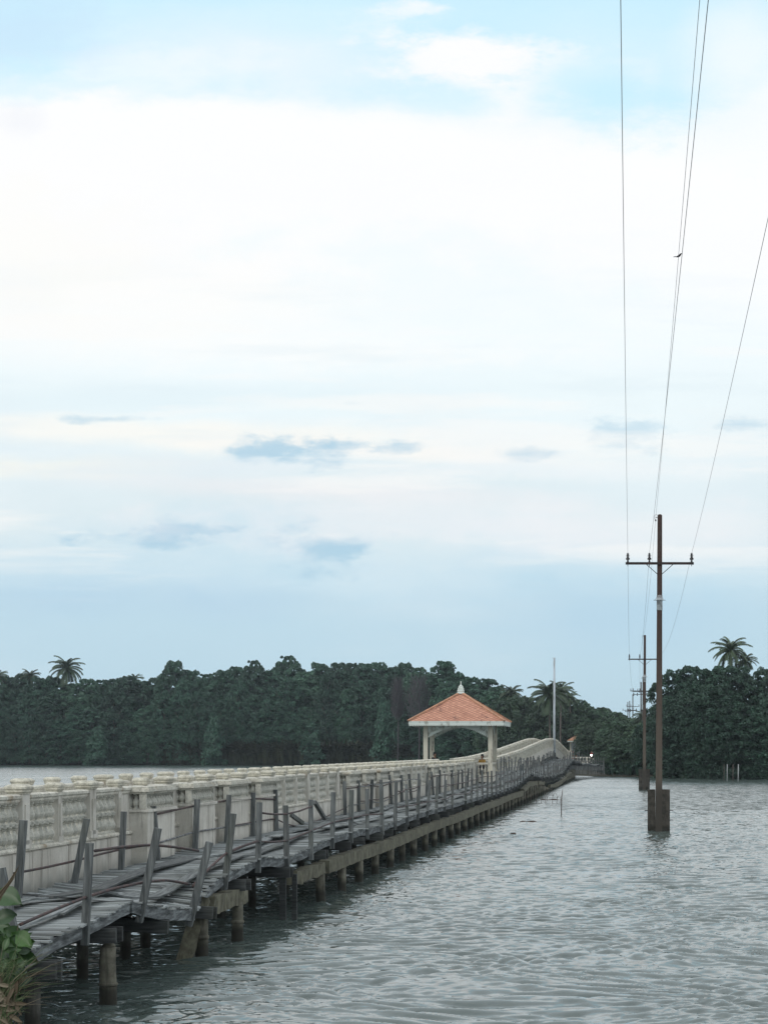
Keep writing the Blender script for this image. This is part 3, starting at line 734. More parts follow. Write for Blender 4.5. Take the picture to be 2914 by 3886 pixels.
for xs_ in (-7.95, -8.8, -9.6):
    edge(rng_(18, 225, 1.5), xs_, -.034, .13, .07, m_bearer, 'stringer')
# transverse bearers at every pile row
stations = [23.3, 26.2, 29.0, 31.9, 34.8, 39.2]+[44.0+3.1*k_ for k_ in range(60)]
stations = [s for s in stations if s < 232]
for i, y in enumerate(stations):
    x1 = xo(y)+random.uniform(.10, .24); zb = min(zo(y), zi(y))-.17
    mb = MB()
    for dy in (-.09, .09):
        mb.beam((-10.0, y+dy, zi(y)-.30), (x1+random.uniform(-.06, .05), y+dy, zo(y)-.32+random.uniform(-.01, .01)), .07, .21)
    wl(mb.obj('bearer', m_bearer, walk))
# posts, measured from the photograph for the nearest ones
PH = 1.10
posts = []   # (side, Y, lean_x, lean_y(top), height)
def pY(xpx, X): return -X*F/(VX-xpx)
outer = [(66, -.21, .0, 1.08), (323, .05, 0, 1.09), (530, .22, 0, 1.12), (705, .27, 0, 1.10), (856, .13, 0, 1.10)]
for px, lx, ly, h_ in outer: posts.append(('o', 7.5*F/(VX-px), lx, ly, h_))
kq = 0; inv = 1/(VX-978)
while True:
    y = 7.5*F*(inv+kq*.568e-4)
    if y > 232: break
    if kq != 14:
        lx = {10: .10, 9: .06, 6: -.03}.get(kq, random.uniform(-.03, .04)); 
        if y > 140: lx = random.uniform(-.18, .18)
        posts.append(('o', y, lx, random.uniform(-.05, .05), 1.10*(random.uniform(.92, 1.1) if kq > 5 else 1)))
    kq += 1
for px, lx, h_ in ((69, .09, 1.24), (283, .22, 1.12), (461, .05, 1.10), (600, -.09, 1.10), (741, .05, 1.12), (860, .06, 1.14), (960, .01, 1.12), (1050, -.03, 1.12), (1310, -.03, 1.12), (1363, -.03, 1.1)):
    posts.append(('i', 9.71*F/(VX-px), lx, 0, h_))
y = 9.75*F*(1/(VX-1404))
while y < 228:
    lx = random.uniform(-.12, .06)
    if y > 140: lx = random.uniform(-.2, .2)
    if not (114.5 < y < 124): posts.append(('i', y, lx, random.uniform(-.05, .05), 1.10*random.uniform(.93, 1.08)))
    y += 3.0*random.uniform(.9, 1.1)
posts.sort(key=lambda p: p[1])
holes = {}
rest = MB()
for i, (s, y, lx, ly, h_) in enumerate(posts):
    x = (xo(y)-.03 if s == 'o' else xi(y)+.24); z = deckz(x, y)
    mb = MB() if i < 100 else rest
    w0 = .105+random.uniform(-.01, .012)
    dn = .30 if s == 'o' else .1
    bx = x+(.045 if s == 'o' else 0)
    p0 = Vector((bx-lx*dn, y-ly*dn, z-dn)); p1 = Vector((bx+lx, y+ly, z+h_))
    mb.beam(p0, p1, w0, w0*random.uniform(.8, 1.), up=Vector((0, 1, 0)), a=random.uniform(.2, .7), w1=w0*.97)
    holes[i] = (s, y, p0, p1)
    if i < 100: wl(mb.obj('post', m_timber, walk))
o = wl(rest.obj('post', m_timber, walk)); o['kind'] = 'stuff'
# fallen inner posts and thin stakes
for a, b_, wq in (((1149, 3124), (1105, 3092), .10), ((1235, 3110), (1195, 3044), .10)):
    mb = MB(); p0 = W(a[0], a[1], 52.5 if a[0] < 1200 else 56); p1 = W(b_[0], b_[1], 52.0 if a[0] < 1200 else 54); p0.z = max(p0.z, deckz(-9.2, p0.y)+.02)
    mb.beam(p0, p1, wq, wq, a=.4); wl(mb.obj('fallen_post', m_timber, walk))
mb = MB(); mb.beam((-9.78, 35.2, 1.25), (-9.78, 35.2, 1.95), .035, .03, a=.2, w1=.01, h1=.01); wl(mb.obj('splinter_stake', m_bearer, walk))
# pipes threaded through the posts
def pt(i_s, y, frac):
    """point at a fraction up the post nearest Y on that side"""
    best = min((h for h in holes.values() if h[0] == i_s), key=lambda h: abs(h[1]-y))
    return best[2].lerp(best[3], frac)
def pipe(pts, r=.019, m=None):
    pts = [Vector(p) for p in pts]; sm = []
    for a, b_ in zip(pts[:-1], pts[1:]):
        for k_ in range(4): sm.append(a.lerp(b_, k_/4))
    sm.append(pts[-1])
    for i in range(2, len(sm)-2):
        pass
    sm2 = [sm[0]]+[(sm[i-1]+sm[i]*2+sm[i+1])/4 for i in range(1, len(sm)-1)]+[sm[-1]]
    mb = MB(); mb.tube(sm2, r, 8); return wl(mb.obj('handrail_pipe', m or m_rust, walk, True))
c1 = lambda x, y: (x*.6028, 2850+y*.6028)
def onO(x, y, X=-7.47): px, py = c1(x, y); return W(px, py, -X*F/(VX-px))
def onI(x, y, X=-9.75): return onO(x, y, X)
pipe([onO(600, 628), onO(770, 604), onO(950, 590), onO(1100, 604), onO(1250, 628)], .022)
pipe([onO(132, 1092), onO(330, 1005), onO(530, 925), onO(700, 870), onO(905, 826), onO(1050, 812), onO(1195, 838)], .022)
pipe([onO(1215, 850), onO(1310, 745), onO(1425, 642), onO(1520, 600), onO(1618, 568)], .022)
pipe([onI(92, 770), onI(280, 735), onI(475, 692), onI(620, 652), onI(768, 618), onI(950, 588)], .021)
pipe([onI(985, 398), onI(1110, 370), onI(1238, 342), onI(1465, 305), onI(1600, 300)], .021)
pipe([onI(1000, 578), onI(1110, 545), onI(1228, 508), onI(1430, 478), onI(1590, 455)], .021, m_lightpipe)
c3 = lambda x, y: (700+x*.4822, 2800+y*.4822)
def on3(x, y, X): px, py = c3(x, y); return W(px, py, -X*F/(VX-px))
pipe([on3(345, 905, -7.47), on3(460, 855, -7.47), on3(580, 815, -7.47), on3(690, 820, -7.47), on3(795, 813, -7.47), on3(990, 735, -7.47), on3(1165, 665, -7.47), on3(1310, 632, -7.47), on3(1435, 606, -7.47), on3(1560, 598, -7.47)], .021)
pipe([on3(605, 590, -7.47), on3(700, 602, -7.47), on3(800, 600, -7.47), on3(900, 578, -7.47), on3(1000, 540, -7.47)], .021)
pipe([on3(380, 490, -9.75), on3(540, 478, -9.75), on3(712, 484, -9.75)], .021)
pipe([on3(395, 690, -9.75), on3(540, 665, -9.75), on3(715, 634, -9.75), on3(800, 678, -9.75), on3(900, 700, -9.75), on3(1020, 664, -9.75), on3(1280, 545, -9.75)], .019)
pipe([on3(1275, 400, -9.75), on3(1367, 388, -9.75), on3(1458, 370, -9.75), on3(1540, 388, -9.75), on3(1630, 352, -9.75)], .02)
pipe([on3(1290, 535, -9.75), on3(1375, 520, -9.75), on3(1460, 502, -9.75), on3(1540, 512, -9.75), on3(1640, 470, -9.75)], .018, m_lightpipe)
for s_, fr, a, b_ in (('o', .84, 57, 64), ('o', .84, 70, 112), ('o', .45, 57, 130), ('i', .84, 62, 112), ('i', .40, 62, 112), ('o', .82, 126, 228), ('o', .42, 132, 228), ('i', .8, 128, 225), ('i', .4, 128, 225)):
    ps = sorted([h for h in holes.values() if h[0] == s_ and a <= h[1] <= b_], key=lambda h: h[1])
    j = 0
    while j < len(ps)-1:
        ln = random.choice((4, 5, 6, 7)); seg = ps[j:j+ln+1]
        if len(seg) < 2: break
        pts = []
        for q in range(len(seg)):
            f_ = fr+(random.uniform(-.07, .05) if len(seg) > 2 else 0); pts.append(seg[q][2].lerp(seg[q][3], f_))
            if q < len(seg)-1:
                nx = seg[q+1][2].lerp(seg[q+1][3], fr); m_ = (pts[-1]+nx)/2; m_.z -= random.uniform(0, .07); pts.append(m_)
        pipe(pts, .019, m_lightpipe if random.random() < .35 else m_rust)
        j += ln+(1 if random.random() < .3 else 0)

# concrete trestle beams on piles (outer row), carrying the walkway
trs = empty('concrete_trestle', (-7.6, 44, 0), 'mossy concrete beam on many round piles under the outer edge of the plank walkway', 'trestle')
def tl(o): o.location = Vector(o.location)-trs.location; return o
def rough_beam(x, ys, zt, h, wd, name='beam', m=m_cbeam, par=None, off=None, jag=.02):
    mb = MB(); vs = []
    for y, z in zip(ys, zt):
        j = [random.uniform(-jag, jag) for _ in range(6)]
        vs += [(x-wd/2+j[0], y, z-h+j[1]), (x+wd/2+j[2], y, z-h+j[3]), (x+wd/2+j[4]*.5, y, z+j[5]*.6), (x-wd/2, y, z+j[5]*.6)]
    n = len(ys); fs = [(i*4+k_, i*4+(k_+1) % 4, (i+1)*4+(k_+1) % 4, (i+1)*4+k_) for i in range(n-1) for k_ in range(4)]+[(0, 1, 2, 3), (n*4-1, n*4-2, n*4-3, n*4-4)]
    mb.add(vs, fs); return mb.obj(name, m, par)
ys_ = rng_(44.6, 122, .5); tl(rough_beam(-7.52, ys_, [.90+.02*math.sin(y*.3) for y in ys_], .31, .26, par=trs, jag=.014))
ys_ = rng_(40.6, 44.3, .3); tl(rough_beam(-7.56, ys_, [.90+.015*math.sin(y*3) for y in ys_], .27, .25, par=trs, jag=.03))
zb_ = interp([(122, .92), (132, 1.3), (140, 1.28), (150, 1.05), (158, .6), (172, .42), (185, .55), (205, .95), (228, 1.1)])
for q in range(11):
    a_, b_ = 122.3+q*9.6, 122.3+q*9.6+9.3
    if q == 3: continue
    ys_ = rng_(a_, b_, 1.); tq = random.uniform(-.10, .08); tl(rough_beam(-7.55+random.uniform(-.06, .06), ys_, [zb_(y)+tq for y in ys_], random.uniform(.26, .36), .26, par=trs, jag=.035))
mb = MB(); mb.tube([(0, 0, -1.), (.005, 0, .0), (-.005, 0, .3), (0, 0, .66)], [.118, .117, .112, .11], 12); tp_me = mb.mesh('pile', m_pile, True)
cnt = 0; yy = 44.0; first = True
while yy < 228 and cnt < 80:
    zt = (.60 if yy < 122 else zb_(yy)-.32)
    o = tl(link('pile', tp_me, trs, (-7.50+random.uniform(-.02, .02), yy, zt-.63), rot=(random.uniform(-.02, .02), random.uniform(-.02, .02), random.uniform(0, 6)))); cnt += 1
    yy += 3.1
# nearer, separately standing bits of the support
nt = empty('broken_trestle', (-7.5, 33, 0), 'short broken concrete beam on two round piles under the near collapsed walkway edge', 'trestle')
ys_ = rng_(32.6, 35.5, .25); o = rough_beam(-7.55, ys_, [1.0-.012*(y-32.6) for y in ys_], .30, .24, par=nt, jag=.03); o.location -= nt.location
for y in (31.95, 34.8):
    mb = MB(); mb.tube([(-7.5, y, -1), (-7.5, y, .1), (-7.49, y, .5), (-7.5, y, .72)], [.115, .115, .10, .105], 12); o = mb.obj('pile', m_pile, nt, True); o.location = -nt.location
    mb = MB(); mb.lathe([(.118, 0), (.128, .02), (.128, .05), (.112, .07)], (-7.5, y, .32), 12); o = mb.obj('pile_collar', m_pile, nt, True); o.location = -nt.location
mb = MB(); mb.beam((-7.84, 31.5, -.5), (-7.52, 32.1, 1.02), .25, .16, up=Vector((0, 1, 0)), a=.4)
tag(mb.obj('leaning_beam', m_cbeam), 'broken concrete beam leaning out of the water against the two-pile trestle', 'beam')
mb = MB(); mb.tube([(-7.48, 26.2, -1), (-7.48, 26.2, .2), (-7.49, 26.2, .6), (-7.48, 26.2, .80)], [.125, .123, .115, .112], 14)
mb.lathe([(.125, 0), (.137, .015), (.137, .04), (.12, .055)], (-7.48, 26.2, .24), 14); mb.lathe([(.09, 0), (.10, .02), (.06, .055), (.02, .05)], (-7.47, 26.2, .80), 9)
tag(mb.obj('broken_pile', m_pile, None, True), 'lone round concrete pile with chipped top, standing free of the nearest walkway edge', 'pile')
mb = MB()
mb.beam((-7.48, 39.2, -1), (-7.48, 39.2, .88), .13, .13, a=.3); mb.beam((-7.26, 39.35, -1), (-7.26, 39.35, .95), .10, .1, a=.3)
tag(mb.obj('timber_pile', m_bearer), 'pair of square dark timber piles under the walkway dip', 'pile', None)
mb = MB(); mb.tube([(-7.62, 23.3, -1), (-7.6, 23.3, .66)], .10, 10); tag(mb.obj('dark_pile', m_dpile, None, True), 'black wet pile nearest the leafy plants, under the double bearer', 'pile')
# inner row of piles in the shade
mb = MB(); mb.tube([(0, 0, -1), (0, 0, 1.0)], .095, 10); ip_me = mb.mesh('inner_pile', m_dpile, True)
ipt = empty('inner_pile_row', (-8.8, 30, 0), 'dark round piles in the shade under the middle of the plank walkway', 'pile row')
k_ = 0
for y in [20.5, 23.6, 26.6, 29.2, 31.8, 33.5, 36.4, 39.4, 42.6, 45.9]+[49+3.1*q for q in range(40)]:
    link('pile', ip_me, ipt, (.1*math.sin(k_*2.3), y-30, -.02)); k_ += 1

# ------------------------------------------------------------------ utility poles and cables
def insulator(mb, x, y, z, s=1.):
    mb.lathe([(.06*s, 0), (.05*s, .06*s), (.05*s, .10*s)], (x, y, z), 8)
def build_pole(name, loc, Htop, armz, armw, label, lean=0., wrapz=9.6, foot=True, arm2=None, m=None, scale=1., insx=None, group='power poles marching across the water'):
    p = empty(name, loc, label, 'power pole', group)
    m = m or m_pole; wb, wt = .31*scale, .205*scale
    mb = MB(); mb.beam((0, 0, -.8), (lean, 0, Htop), wb, wb*.8, up=Vector((0, 1, 0)), w1=wt, h1=wt*.85, a=.5)
    mb.beam((lean, 0, Htop), (lean, 0, Htop+.06), wt*1.02, wt*.9, up=Vector((0, 1, 0)), w1=wt*.5, h1=wt*.5)
    mb.obj('shaft', m, p)
    def at(z): return lean*z/Htop
    if foot:
        for sx, wq, gap in ((-1, .34, .0), (1, .34, .015)):
            mb = MB(); mb.box((sx*(wb/2+wq/2-.006), .02, .50), (wq, .30, 2.7)); mb.obj('footing_slab', m_footing, p)
        for z in (.70, 1.12):
            mb = MB(); mb.tube([(-.62, -.02, z-.2), (.64, -.02, z-.2)], .018, 6); mb.obj('bolt', m_dark, p)
    x0 = at(armz)
    mb = MB(); mb.box((x0, -wt*.62, armz), (armw, .10, .105)); mb.obj('crossarm', m_arm, p)
    for sx in (-1, 1):
        mb = MB(); mb.beam((x0+sx*.58*scale, -wt*.62, armz-.05), (x0+sx*.10, -wt*.55, armz-.47), .028, .028); mb.obj('arm_brace', m_arm, p)
    ix = insx or [-1.205, -.39, 1.208]
    ins = []
    for dx in ix:
        xx = x0+dx*armw/2.58
        mb = MB(); z = armz+.05
        mb.tube([(xx, -wt*.62, armz-.13), (xx, -wt*.62, z+.02)], .014, 6)
        mb.lathe([(.035, 0), (.045, .02), (.035, .10), (.035, .11), (.085, .115), (.09, .15), (.075, .19), (.045, .20), (.04, .22), (.085, .235), (.04, .255), (.04, .28), (.09, .295), (.04, .315), (.04, .335), (.065, .36), (.03, .37), (.03, .385), (.055, .40), (.03, .40)], (xx, -wt*.62, z), 12)
        mb.obj('insulator', m_dark, p, True); ins.append((xx, -wt*.62, z+.39))
    if arm2:
        mb = MB(); mb.box((x0-.05, -wt*.62, armz-arm2), (armw*.72, .10, .11)); mb.obj('crossarm', m_arm, p)
        for dx in (-.72, -.35, .62):
            xx = x0-.05+dx*armw*.45
            mb = MB(); mb.lathe([(.04, -.22), (.11, -.20), (.11, -.12), (.05, -.10), (.05, .12), (.09, .14), (.09, .30), (.05, .34)], (xx, -wt*.62, armz-arm2), 8); mb.obj('insulator', m_dark, p, True)
    # pole-top bracket with hanging clamp
    tx = at(Htop)-wt/2
    mb = MB(); mb.tube([(tx, -.02, Htop-.08), (tx-.09, -.02, Htop-.08)], .012, 6)
    mb.tube([(tx+.0, -.02, Htop+.04), (tx-.08, -.02, Htop+.05), (tx-.13, -.02, Htop), (tx-.14, -.02, Htop-.10), (tx-.10, -.02, Htop-.19)], .007, 5)
    mb.lathe([(.04, 0), (.03, .03), (.015, .05), (.02, .08)], (tx-.08, -.02, Htop-.24), 8)
    mb.obj('top_bracket', m_arm, p)
    if wrapz:
        mb = MB(); ww = wt+(wb-wt)*(1-wrapz/Htop)
        mb.box((at(wrapz), 0, wrapz-.27), (ww+.022, ww*.85+.022, .55)); mb.obj('metal_wrap', m_wrap, p)
        mb = MB(); mb.lathe([(.13, .12), (.135, .06), (.165, -.02), (.21, -.07), (.275, -.095), (.27, -.11)], (at(wrapz), 0, wrapz), 16)
        mb.obj('bird_guard', m_clear, p, True)
    return p, [Vector(loc)+Vector(i) for i in ins], Vector(loc)+Vector((tx-.085, -.02, Htop-.16))
Y1, Y2, Y3 = 81.3, 165.5, 251.
h1 = H+(VY-1957)/F*Y1; a1 = H+(VY-2139)/F*Y1
h2 = H+(VY-2412)/F*Y2; a2 = H+(VY-2502)/F*Y2
h3 = H+(VY-2570)/F*Y3; a3 = H+(VY-2624)/F*Y3
pA = build_pole('power_pole', ((2498-VX)/F*Y1, Y1, 0), h1, a1, 3.0, 'nearest and tallest power pole, rust-brown with square concrete footing in the water', lean=.05, wrapz=H+(VY-2269)/F*Y1)
pB = build_pole('power_pole', ((2443-VX)/F*Y2, Y2, 0), h2, a2, 2.95, 'grey second power pole standing in the water behind the tallest one', lean=.06, wrapz=H+(VY-2565)/F*Y2, m=m_pole)
pC = build_pole('power_pole', ((2438-VX)/F*Y3, Y3, 0), h3, a3, 2.95, 'power pole at the far waterline, mostly hidden behind the grey second pole', lean=.05, wrapz=H+(VY-2678)/F*Y3, m=m_fpole)
pD = build_pole('power_pole', ((2431-VX)/F*330, 330, 1.), H+(VY-2589)/F*330-1, H+(VY-2622)/F*330-1, 3.9, 'double-armed power pole rising from the trees just left of the grey pole', lean=0, wrapz=None, foot=False, arm2=.65, m=m_pole)
pE = build_pole('power_pole', ((2400-VX)/F*400, 400, 1.), H+(VY-2636)/F*400-1, H+(VY-2681)/F*400-1, 2.8, 'far power pole whose upper crossarm stands clear above the treetops', lean=0, wrapz=None, foot=False, arm2=.9, m=m_pole)
pF = build_pole('power_pole', ((2388-VX)/F*460, 460, 1.), H+(VY-2661)/F*460-1, H+(VY-2695)/F*460-1, 3.6, 'smallest far power pole, leftmost, with its crossarm just over the treetops', lean=0, wrapz=None, foot=False, m=m_pole)
pG = build_pole('power_pole', ((2381-VX)/F*500, 500, 1.), H+(VY-2665)/F*500-1, H+(VY-2700)/F*500-1, 1.6, 'thin bare far pole between the two smallest crossarms', lean=0, wrapz=None, foot=False, m=m_pole)
def cable(name, pts, sags, label, r=.005):
    P_ = []
    for (a, b_), s_ in zip(zip(pts[:-1], pts[1:]), sags):
        a = Vector(a); b_ = Vector(b_); n = 40 if a.y < 90 else 24
        for k_ in range(n):
            q = k_/n; p = a.lerp(b_, q); p.z -= 4*s_*q*(1-q); P_.append(p)
    P_.append(Vector(pts[-1])); mb = MB(); rr = [r*(1+max(0, p.y-60)/220) for p in P_]; mb.tube(P_, rr, 6)
    return tag(mb.obj(name, m_wire, None, True), label, 'cable', 'overhead cables between the power poles')
def start(ins, px, py, sag=.25):
    """start point behind the camera so that the span crosses the top of the view where the photo shows it"""
    return None
def span_start(i, px, py, sag):
    # solve by fixed point: the cable passes the ray (px,py)
    sx, sz = i.x, i.z; u = (px-VX)/F; v = (VY-py)/F; Y0 = -3.
    x0, z0 = i.x, i.z
    for _ in range(40):
        # find Y where cable height equals ray height
        best = min(np.linspace(6, i.y-2, 800), key=lambda Y_: abs((z0+(i.z-z0)*(Y_-Y0)/(i.y-Y0)-4*sag*((Y_-Y0)/(i.y-Y0))*(1-(Y_-Y0)/(i.y-Y0)))-(H+v*Y_)))
        q = (best-Y0)/(i.y-Y0); x_need = u*best; x0 = (x_need-i.x*q)/(1-q)
    return Vector((x0, Y0, z0))
for k_, (px, py, lab) in enumerate(((2354, 0, 'left overhead cable from the left insulators of the pole crossarms'), (2686, 0, 'middle overhead cable from the inner insulators of the pole crossarms'), (2914, 825, 'right overhead cable, the one leaving the picture at its right edge'))):
    i = pA[1][k_]; cable('power_cable', [span_start(i, px, py, .45), i, pB[1][k_], pC[1][k_], pD[1][k_]], [.45, 1.0, 1.0, .6], lab)
tp = [span_start(pA[2], 2654, 0, .45), pA[2], pB[2], pC[2]]
cable('ground_cable', tp, [.45, 1.0, 1.0], 'thin pole-top cable with a small bird perched on it', .0042)

# bird on the pole-top cable
bq = None
for k_ in range(4000):
    q = k_/4000; p = tp[0].lerp(tp[1], q); p.z -= 4*.45*q*(1-q)
    if p.y > 5:
        py = VY-(p.z-H)/p.y*F
        if bq is None or abs(py-978) < abs(bq[1]-978): bq = (p.copy(), py)
bp = bq[0]; bs = bp.y/F*1.0
mb = MB()
def prof_tube(mb, pts, rs, n=10): mb.tube(pts, rs, n)
m_bird = mat('dark_feathers', lambda t, b, o, p: (.02, .016, .022), .7)
prof_tube(mb, [(-.055, 0, -.012), (-.03, 0, -.010), (.0, 0, .0), (.022, 0, .016), (.036, 0, .032), (.045, 0, .044), (.054, 0, .052), (.062, 0, .050), (.072, 0, .046)], [.003, .012, .021, .022, .017, .0135, .014, .008, .001])
bird = mb.obj('bird', m_bird, None, True); bird.location = bp+Vector((0, 0, .026)); tag(bird, 'small dark bird perched on the pole-top cable against white cloud', 'bird')
mb = MB(); mb.prism([(-.052, -.014), (-.098, -.016), (-.10, -.008), (-.05, .0)], 'y', -.008, .008); mb.obj('tail', m_bird, bird)
mb = MB(); mb.tube([(0, .006, -.028), (.002, .006, -.006)], .0016, 5); mb.obj('leg', m_bird, bird)
mb = MB(); mb.tube([(0, -.006, -.028), (.002, -.006, -.006)], .0016, 5); mb.obj('leg', m_bird, bird)

# ------------------------------------------------------------------ white lamp mast beyond the hump
lm = empty('lamp_mast', (-10.02, 228, 1.8), 'tall slim white mast beside the bridge crest, right of the pavilion', 'lamp post')
m_white = mat('faded_white_paint', lambda t, b, o, p: t.mix(t.maprange(t.noise(t.mapping(p, (3, 3, .8)), 1, 5), .45, .65), (.46, .50, .54), (.26, .27, .27)), .6)
mb = MB(); mb.tube([(0, 0, 0), (0, 0, 13.1)], [.17, .11], 12); mb.obj('mast', m_white, lm, True)
mb = MB(); mb.tube([(0, 0, 13.0), (-.05, 0, 13.12), (-.16, 0, 13.16)], .03, 6); mb.box((-.2, 0, 13.15), (.14, .1, .07)); mb.box((.06, 0, 13.14), (.09, .09, .12)); mb.obj('lamp_head', m_white, lm)

# ------------------------------------------------------------------ trees
def leaf_cloud(P, N, size, rs, asp=.75):
    """quads with positions P, outward normals N (numpy)"""
    n = len(P); rnd = rs.normal(size=(n, 3)); N = N+rnd*.75; N /= np.linalg.norm(N, axis=1, keepdims=True)
    a = rs.normal(size=(n, 3)); t1 = np.cross(N, a); t1 /= np.linalg.norm(t1, axis=1, keepdims=True); t2 = np.cross(N, t1)
    s = (size*(.6+.8*rs.random(n)))[:, None]; bend = N*s*.25
    v = np.stack([P-t1*s-t2*s*asp*.4, P-t1*s*.1-t2*s*asp+bend, P+t1*s-t2*s*asp*.1, P+t1*s*.2+t2*s*asp-bend], 1).reshape(-1, 3)
    return v
def tree_mesh(name, m, h, r, nl, per, lobe, leaf, rs, bottom=.08, shape='column'):
    P = []; N = []; T = []
    for i in range(nl):
        z = bottom+(1-bottom)*rs.random()**.85; th = rs.random()*6.283
        if shape == 'column': env = (math.sin(min(1, (1.05-z)/.30)*math.pi/2))*(.50+.5*math.sin(min(1, .12+z*1.1)*2.0))
        elif shape == 'cone': env = max(.1, 1.04-z)**.8
        else: env = math.sqrt(max(.02, 1-((z-.5)/.52)**2))
        rad = r*env*math.sqrt(rs.random()*.55+.45); lr = lobe*(.35+1.15*rs.random())*(1.15 if z < .6 else (.9 if z < .8 else .62))
        c = np.array([rad*math.cos(th), rad*math.sin(th), z*h-lr*.6])
        d = rs.normal(size=(per, 3)); d /= np.linalg.norm(d, axis=1, keepdims=True); d[:, 2] = np.where(d[:, 2] < -.35, -d[:, 2], d[:, 2])
        rr = lr*(.72+.36*rs.random((per, 1))**1.0)
        q = c+d*rr*np.array([1, 1, .85]); P.append(q); N.append(d*.9+np.array([0, 0, .35])); T.append(np.full(per, rs.random()*.55)+.45*rs.random(per))
    P = np.concatenate(P); N = np.concatenate(N); T = np.concatenate(T)
    nc = 900; zz = .05+.90*rs.random(nc); th = rs.random(nc)*6.283
    ev = np.sin(np.minimum(1, (1.0-zz)/.30)*math.pi/2)*.62 if shape != 'cone' else np.maximum(.05, .95-zz)*.6
    rd = r*ev*np.sqrt(rs.random(nc)); PCo = np.stack([rd*np.cos(th), rd*np.sin(th), zz*h-.3], 1)
    P = np.concatenate([P, PCo]); N = np.concatenate([N, rs.normal(size=(nc, 3))]); T = np.concatenate([T, rs.random(nc)*.3])
    leaf = np.concatenate([np.full(len(P)-nc, leaf), np.full(nc, leaf*2.3)])
    v = leaf_cloud(P, N, leaf, rs); f = np.arange(len(v)).reshape(-1, 4)
    me = grid_mesh(name, v, f, False); me.materials.append(m)
    at = me.attributes.new('rnd', 'FLOAT', 'POINT'); at.data.foreach_set('value', np.repeat(T, 4).astype(np.float32))
    return me
def trunk_mesh(name, h, r, rs):
    mb = MB(); pts = [(rs.normal()*.12*i, rs.normal()*.12*i, h*i/4) for i in range(5)]; mb.tube(pts, [r, r*.85, r*.65, r*.45, r*.2], 7)
    for i in range(5):
        z = h*(.3+.12*i); a = rs.random()*6.28; l = h*.22
        mb.tube([(0, 0, z), (math.cos(a)*l*.5, math.sin(a)*l*.5, z+l*.35), (math.cos(a)*l, math.sin(a)*l, z+l*.8)], [r*.45, r*.3, r*.1], 5)
    return mb.mesh(name, m_bark, True)
rs = np.random.default_rng(5)
CR = [tree_mesh('crown', m_leaf, 20, 4.7, 210, 95, 1.05, .22, rs, shape='column', bottom=.02) for _ in range(5)]
CR2 = [tree_mesh('crown', m_leaf2, 14, 4.4, 260, 110, .75, .14, rs, shape='column', bottom=.0) for _ in range(4)]
CR3 = [tree_mesh('crown', m_leaf3, 11, 5.0, 210, 100, .8, .16, rs, shape='round', bottom=.02) for _ in range(3)]
CRC = [tree_mesh('crown', m_leaf, 10, 3.2, 60, 110, 1.0, .25, rs, shape='cone', bottom=.03)]
TR = [trunk_mesh('trunk', 17, .28, rs) for _ in range(2)]; TR2 = [trunk_mesh('trunk', 9, .22, rs)]
def place_tree(name, crown, trunk, x, y, z0, hs, ws, label, cat='tree', group=None):
    o = empty(name, (x, y, z0), label, cat, group, rz=random.uniform(0, 6.28))
    link('crown', crown, o, scale=(ws, ws, hs)); link('trunk', trunk, o, scale=(1, 1, hs)); return o
sky_l = interp([(-260, 2560), (0, 2572), (90, 2567), (180, 2581), (300, 2581), (362, 2567), (425, 2564), (470, 2581), (542, 2563), (588, 2549), (633, 2536), (669, 2517), (723, 2522), (768, 2536),
                (814, 2536), (904, 2513), (949, 2513), (1012, 2526), (1085, 2501), (1130, 2513), (1175, 2531), (1220, 2513), (1266, 2508), (1338, 2508), (1401, 2507), (1465, 2517), (1510, 2500),
                (1563, 2505), (1617, 2543), (1687, 2519), (1752, 2538), (1780, 2560), (1823, 2581), (1872, 2592), (1904, 2630), (1942, 2636), (2007, 2630), (2100, 2640)])
def zone_label(px):
    return ('at the far left under the tall palm' if px < 420 else 'left of the high treeline, over the near balustrade' if px < 800 else
            'in the middle of the long treeline' if px < 1300 else 'just left of the pavilion roof' if px < 1650 else 'behind the pavilion roof' if px < 1900 else 'between pavilion and white mast')
# back row sets the skyline; front row is lower and paler
px = -240
while px < 1990:
    Yb = (432+random.uniform(0, 10)) if px < 1500 else 432-(px-1500)*.16
    X = (px-VX)/F*Yb; top = H+(VY-(sky_l(px)+random.uniform(-26, 20)))/F*Yb
    place_tree('mangrove_tree', random.choice(CR), random.choice(TR), X, Yb, .5, (top-.5)/20.6, random.uniform(.85, 1.1),
               'tall dark back-row mangrove '+zone_label(px), 'tree', 'back row of mangroves '+zone_label(px))
    px += random.uniform(42, 74)
px = -250
while px < 1960:
    Yb = (424 if px < 1500 else 424-(px-1500)*.17)-1; X = (px-VX)/F*Yb
    top = H+(VY-(sky_l(px)+random.uniform(25, 150)))/F*Yb
    place_tree('mangrove_tree', random.choice(CR), random.choice(TR), X, Yb+2, .4, (top-.4)/20.6, random.uniform(.55, .9),
               'lower front-row mangrove '+zone_label(px), 'tree', 'front row of mangroves '+zone_label(px))
    px += random.uniform(48, 84)
for px, ty, Yc in ((815, 2705, 419), (1460, 2645, 395), (370, 2760, 419), (1180, 2740, 416)):
    X = (px-VX)/F*Yc; top = H+(VY-ty)/F*Yc
    place_tree('conical_tree', CRC[0], TR2[0], X, Yc, .3, (top-.3)/10, .9, 'small cone-shaped tree '+{815: 'midway along the foot of the treeline', 1460: 'directly left of the pavilion', 370: 'low at the left by the near balustrade', 1180: 'low between the midway cone tree and the pavilion'}[px], 'tree', None)
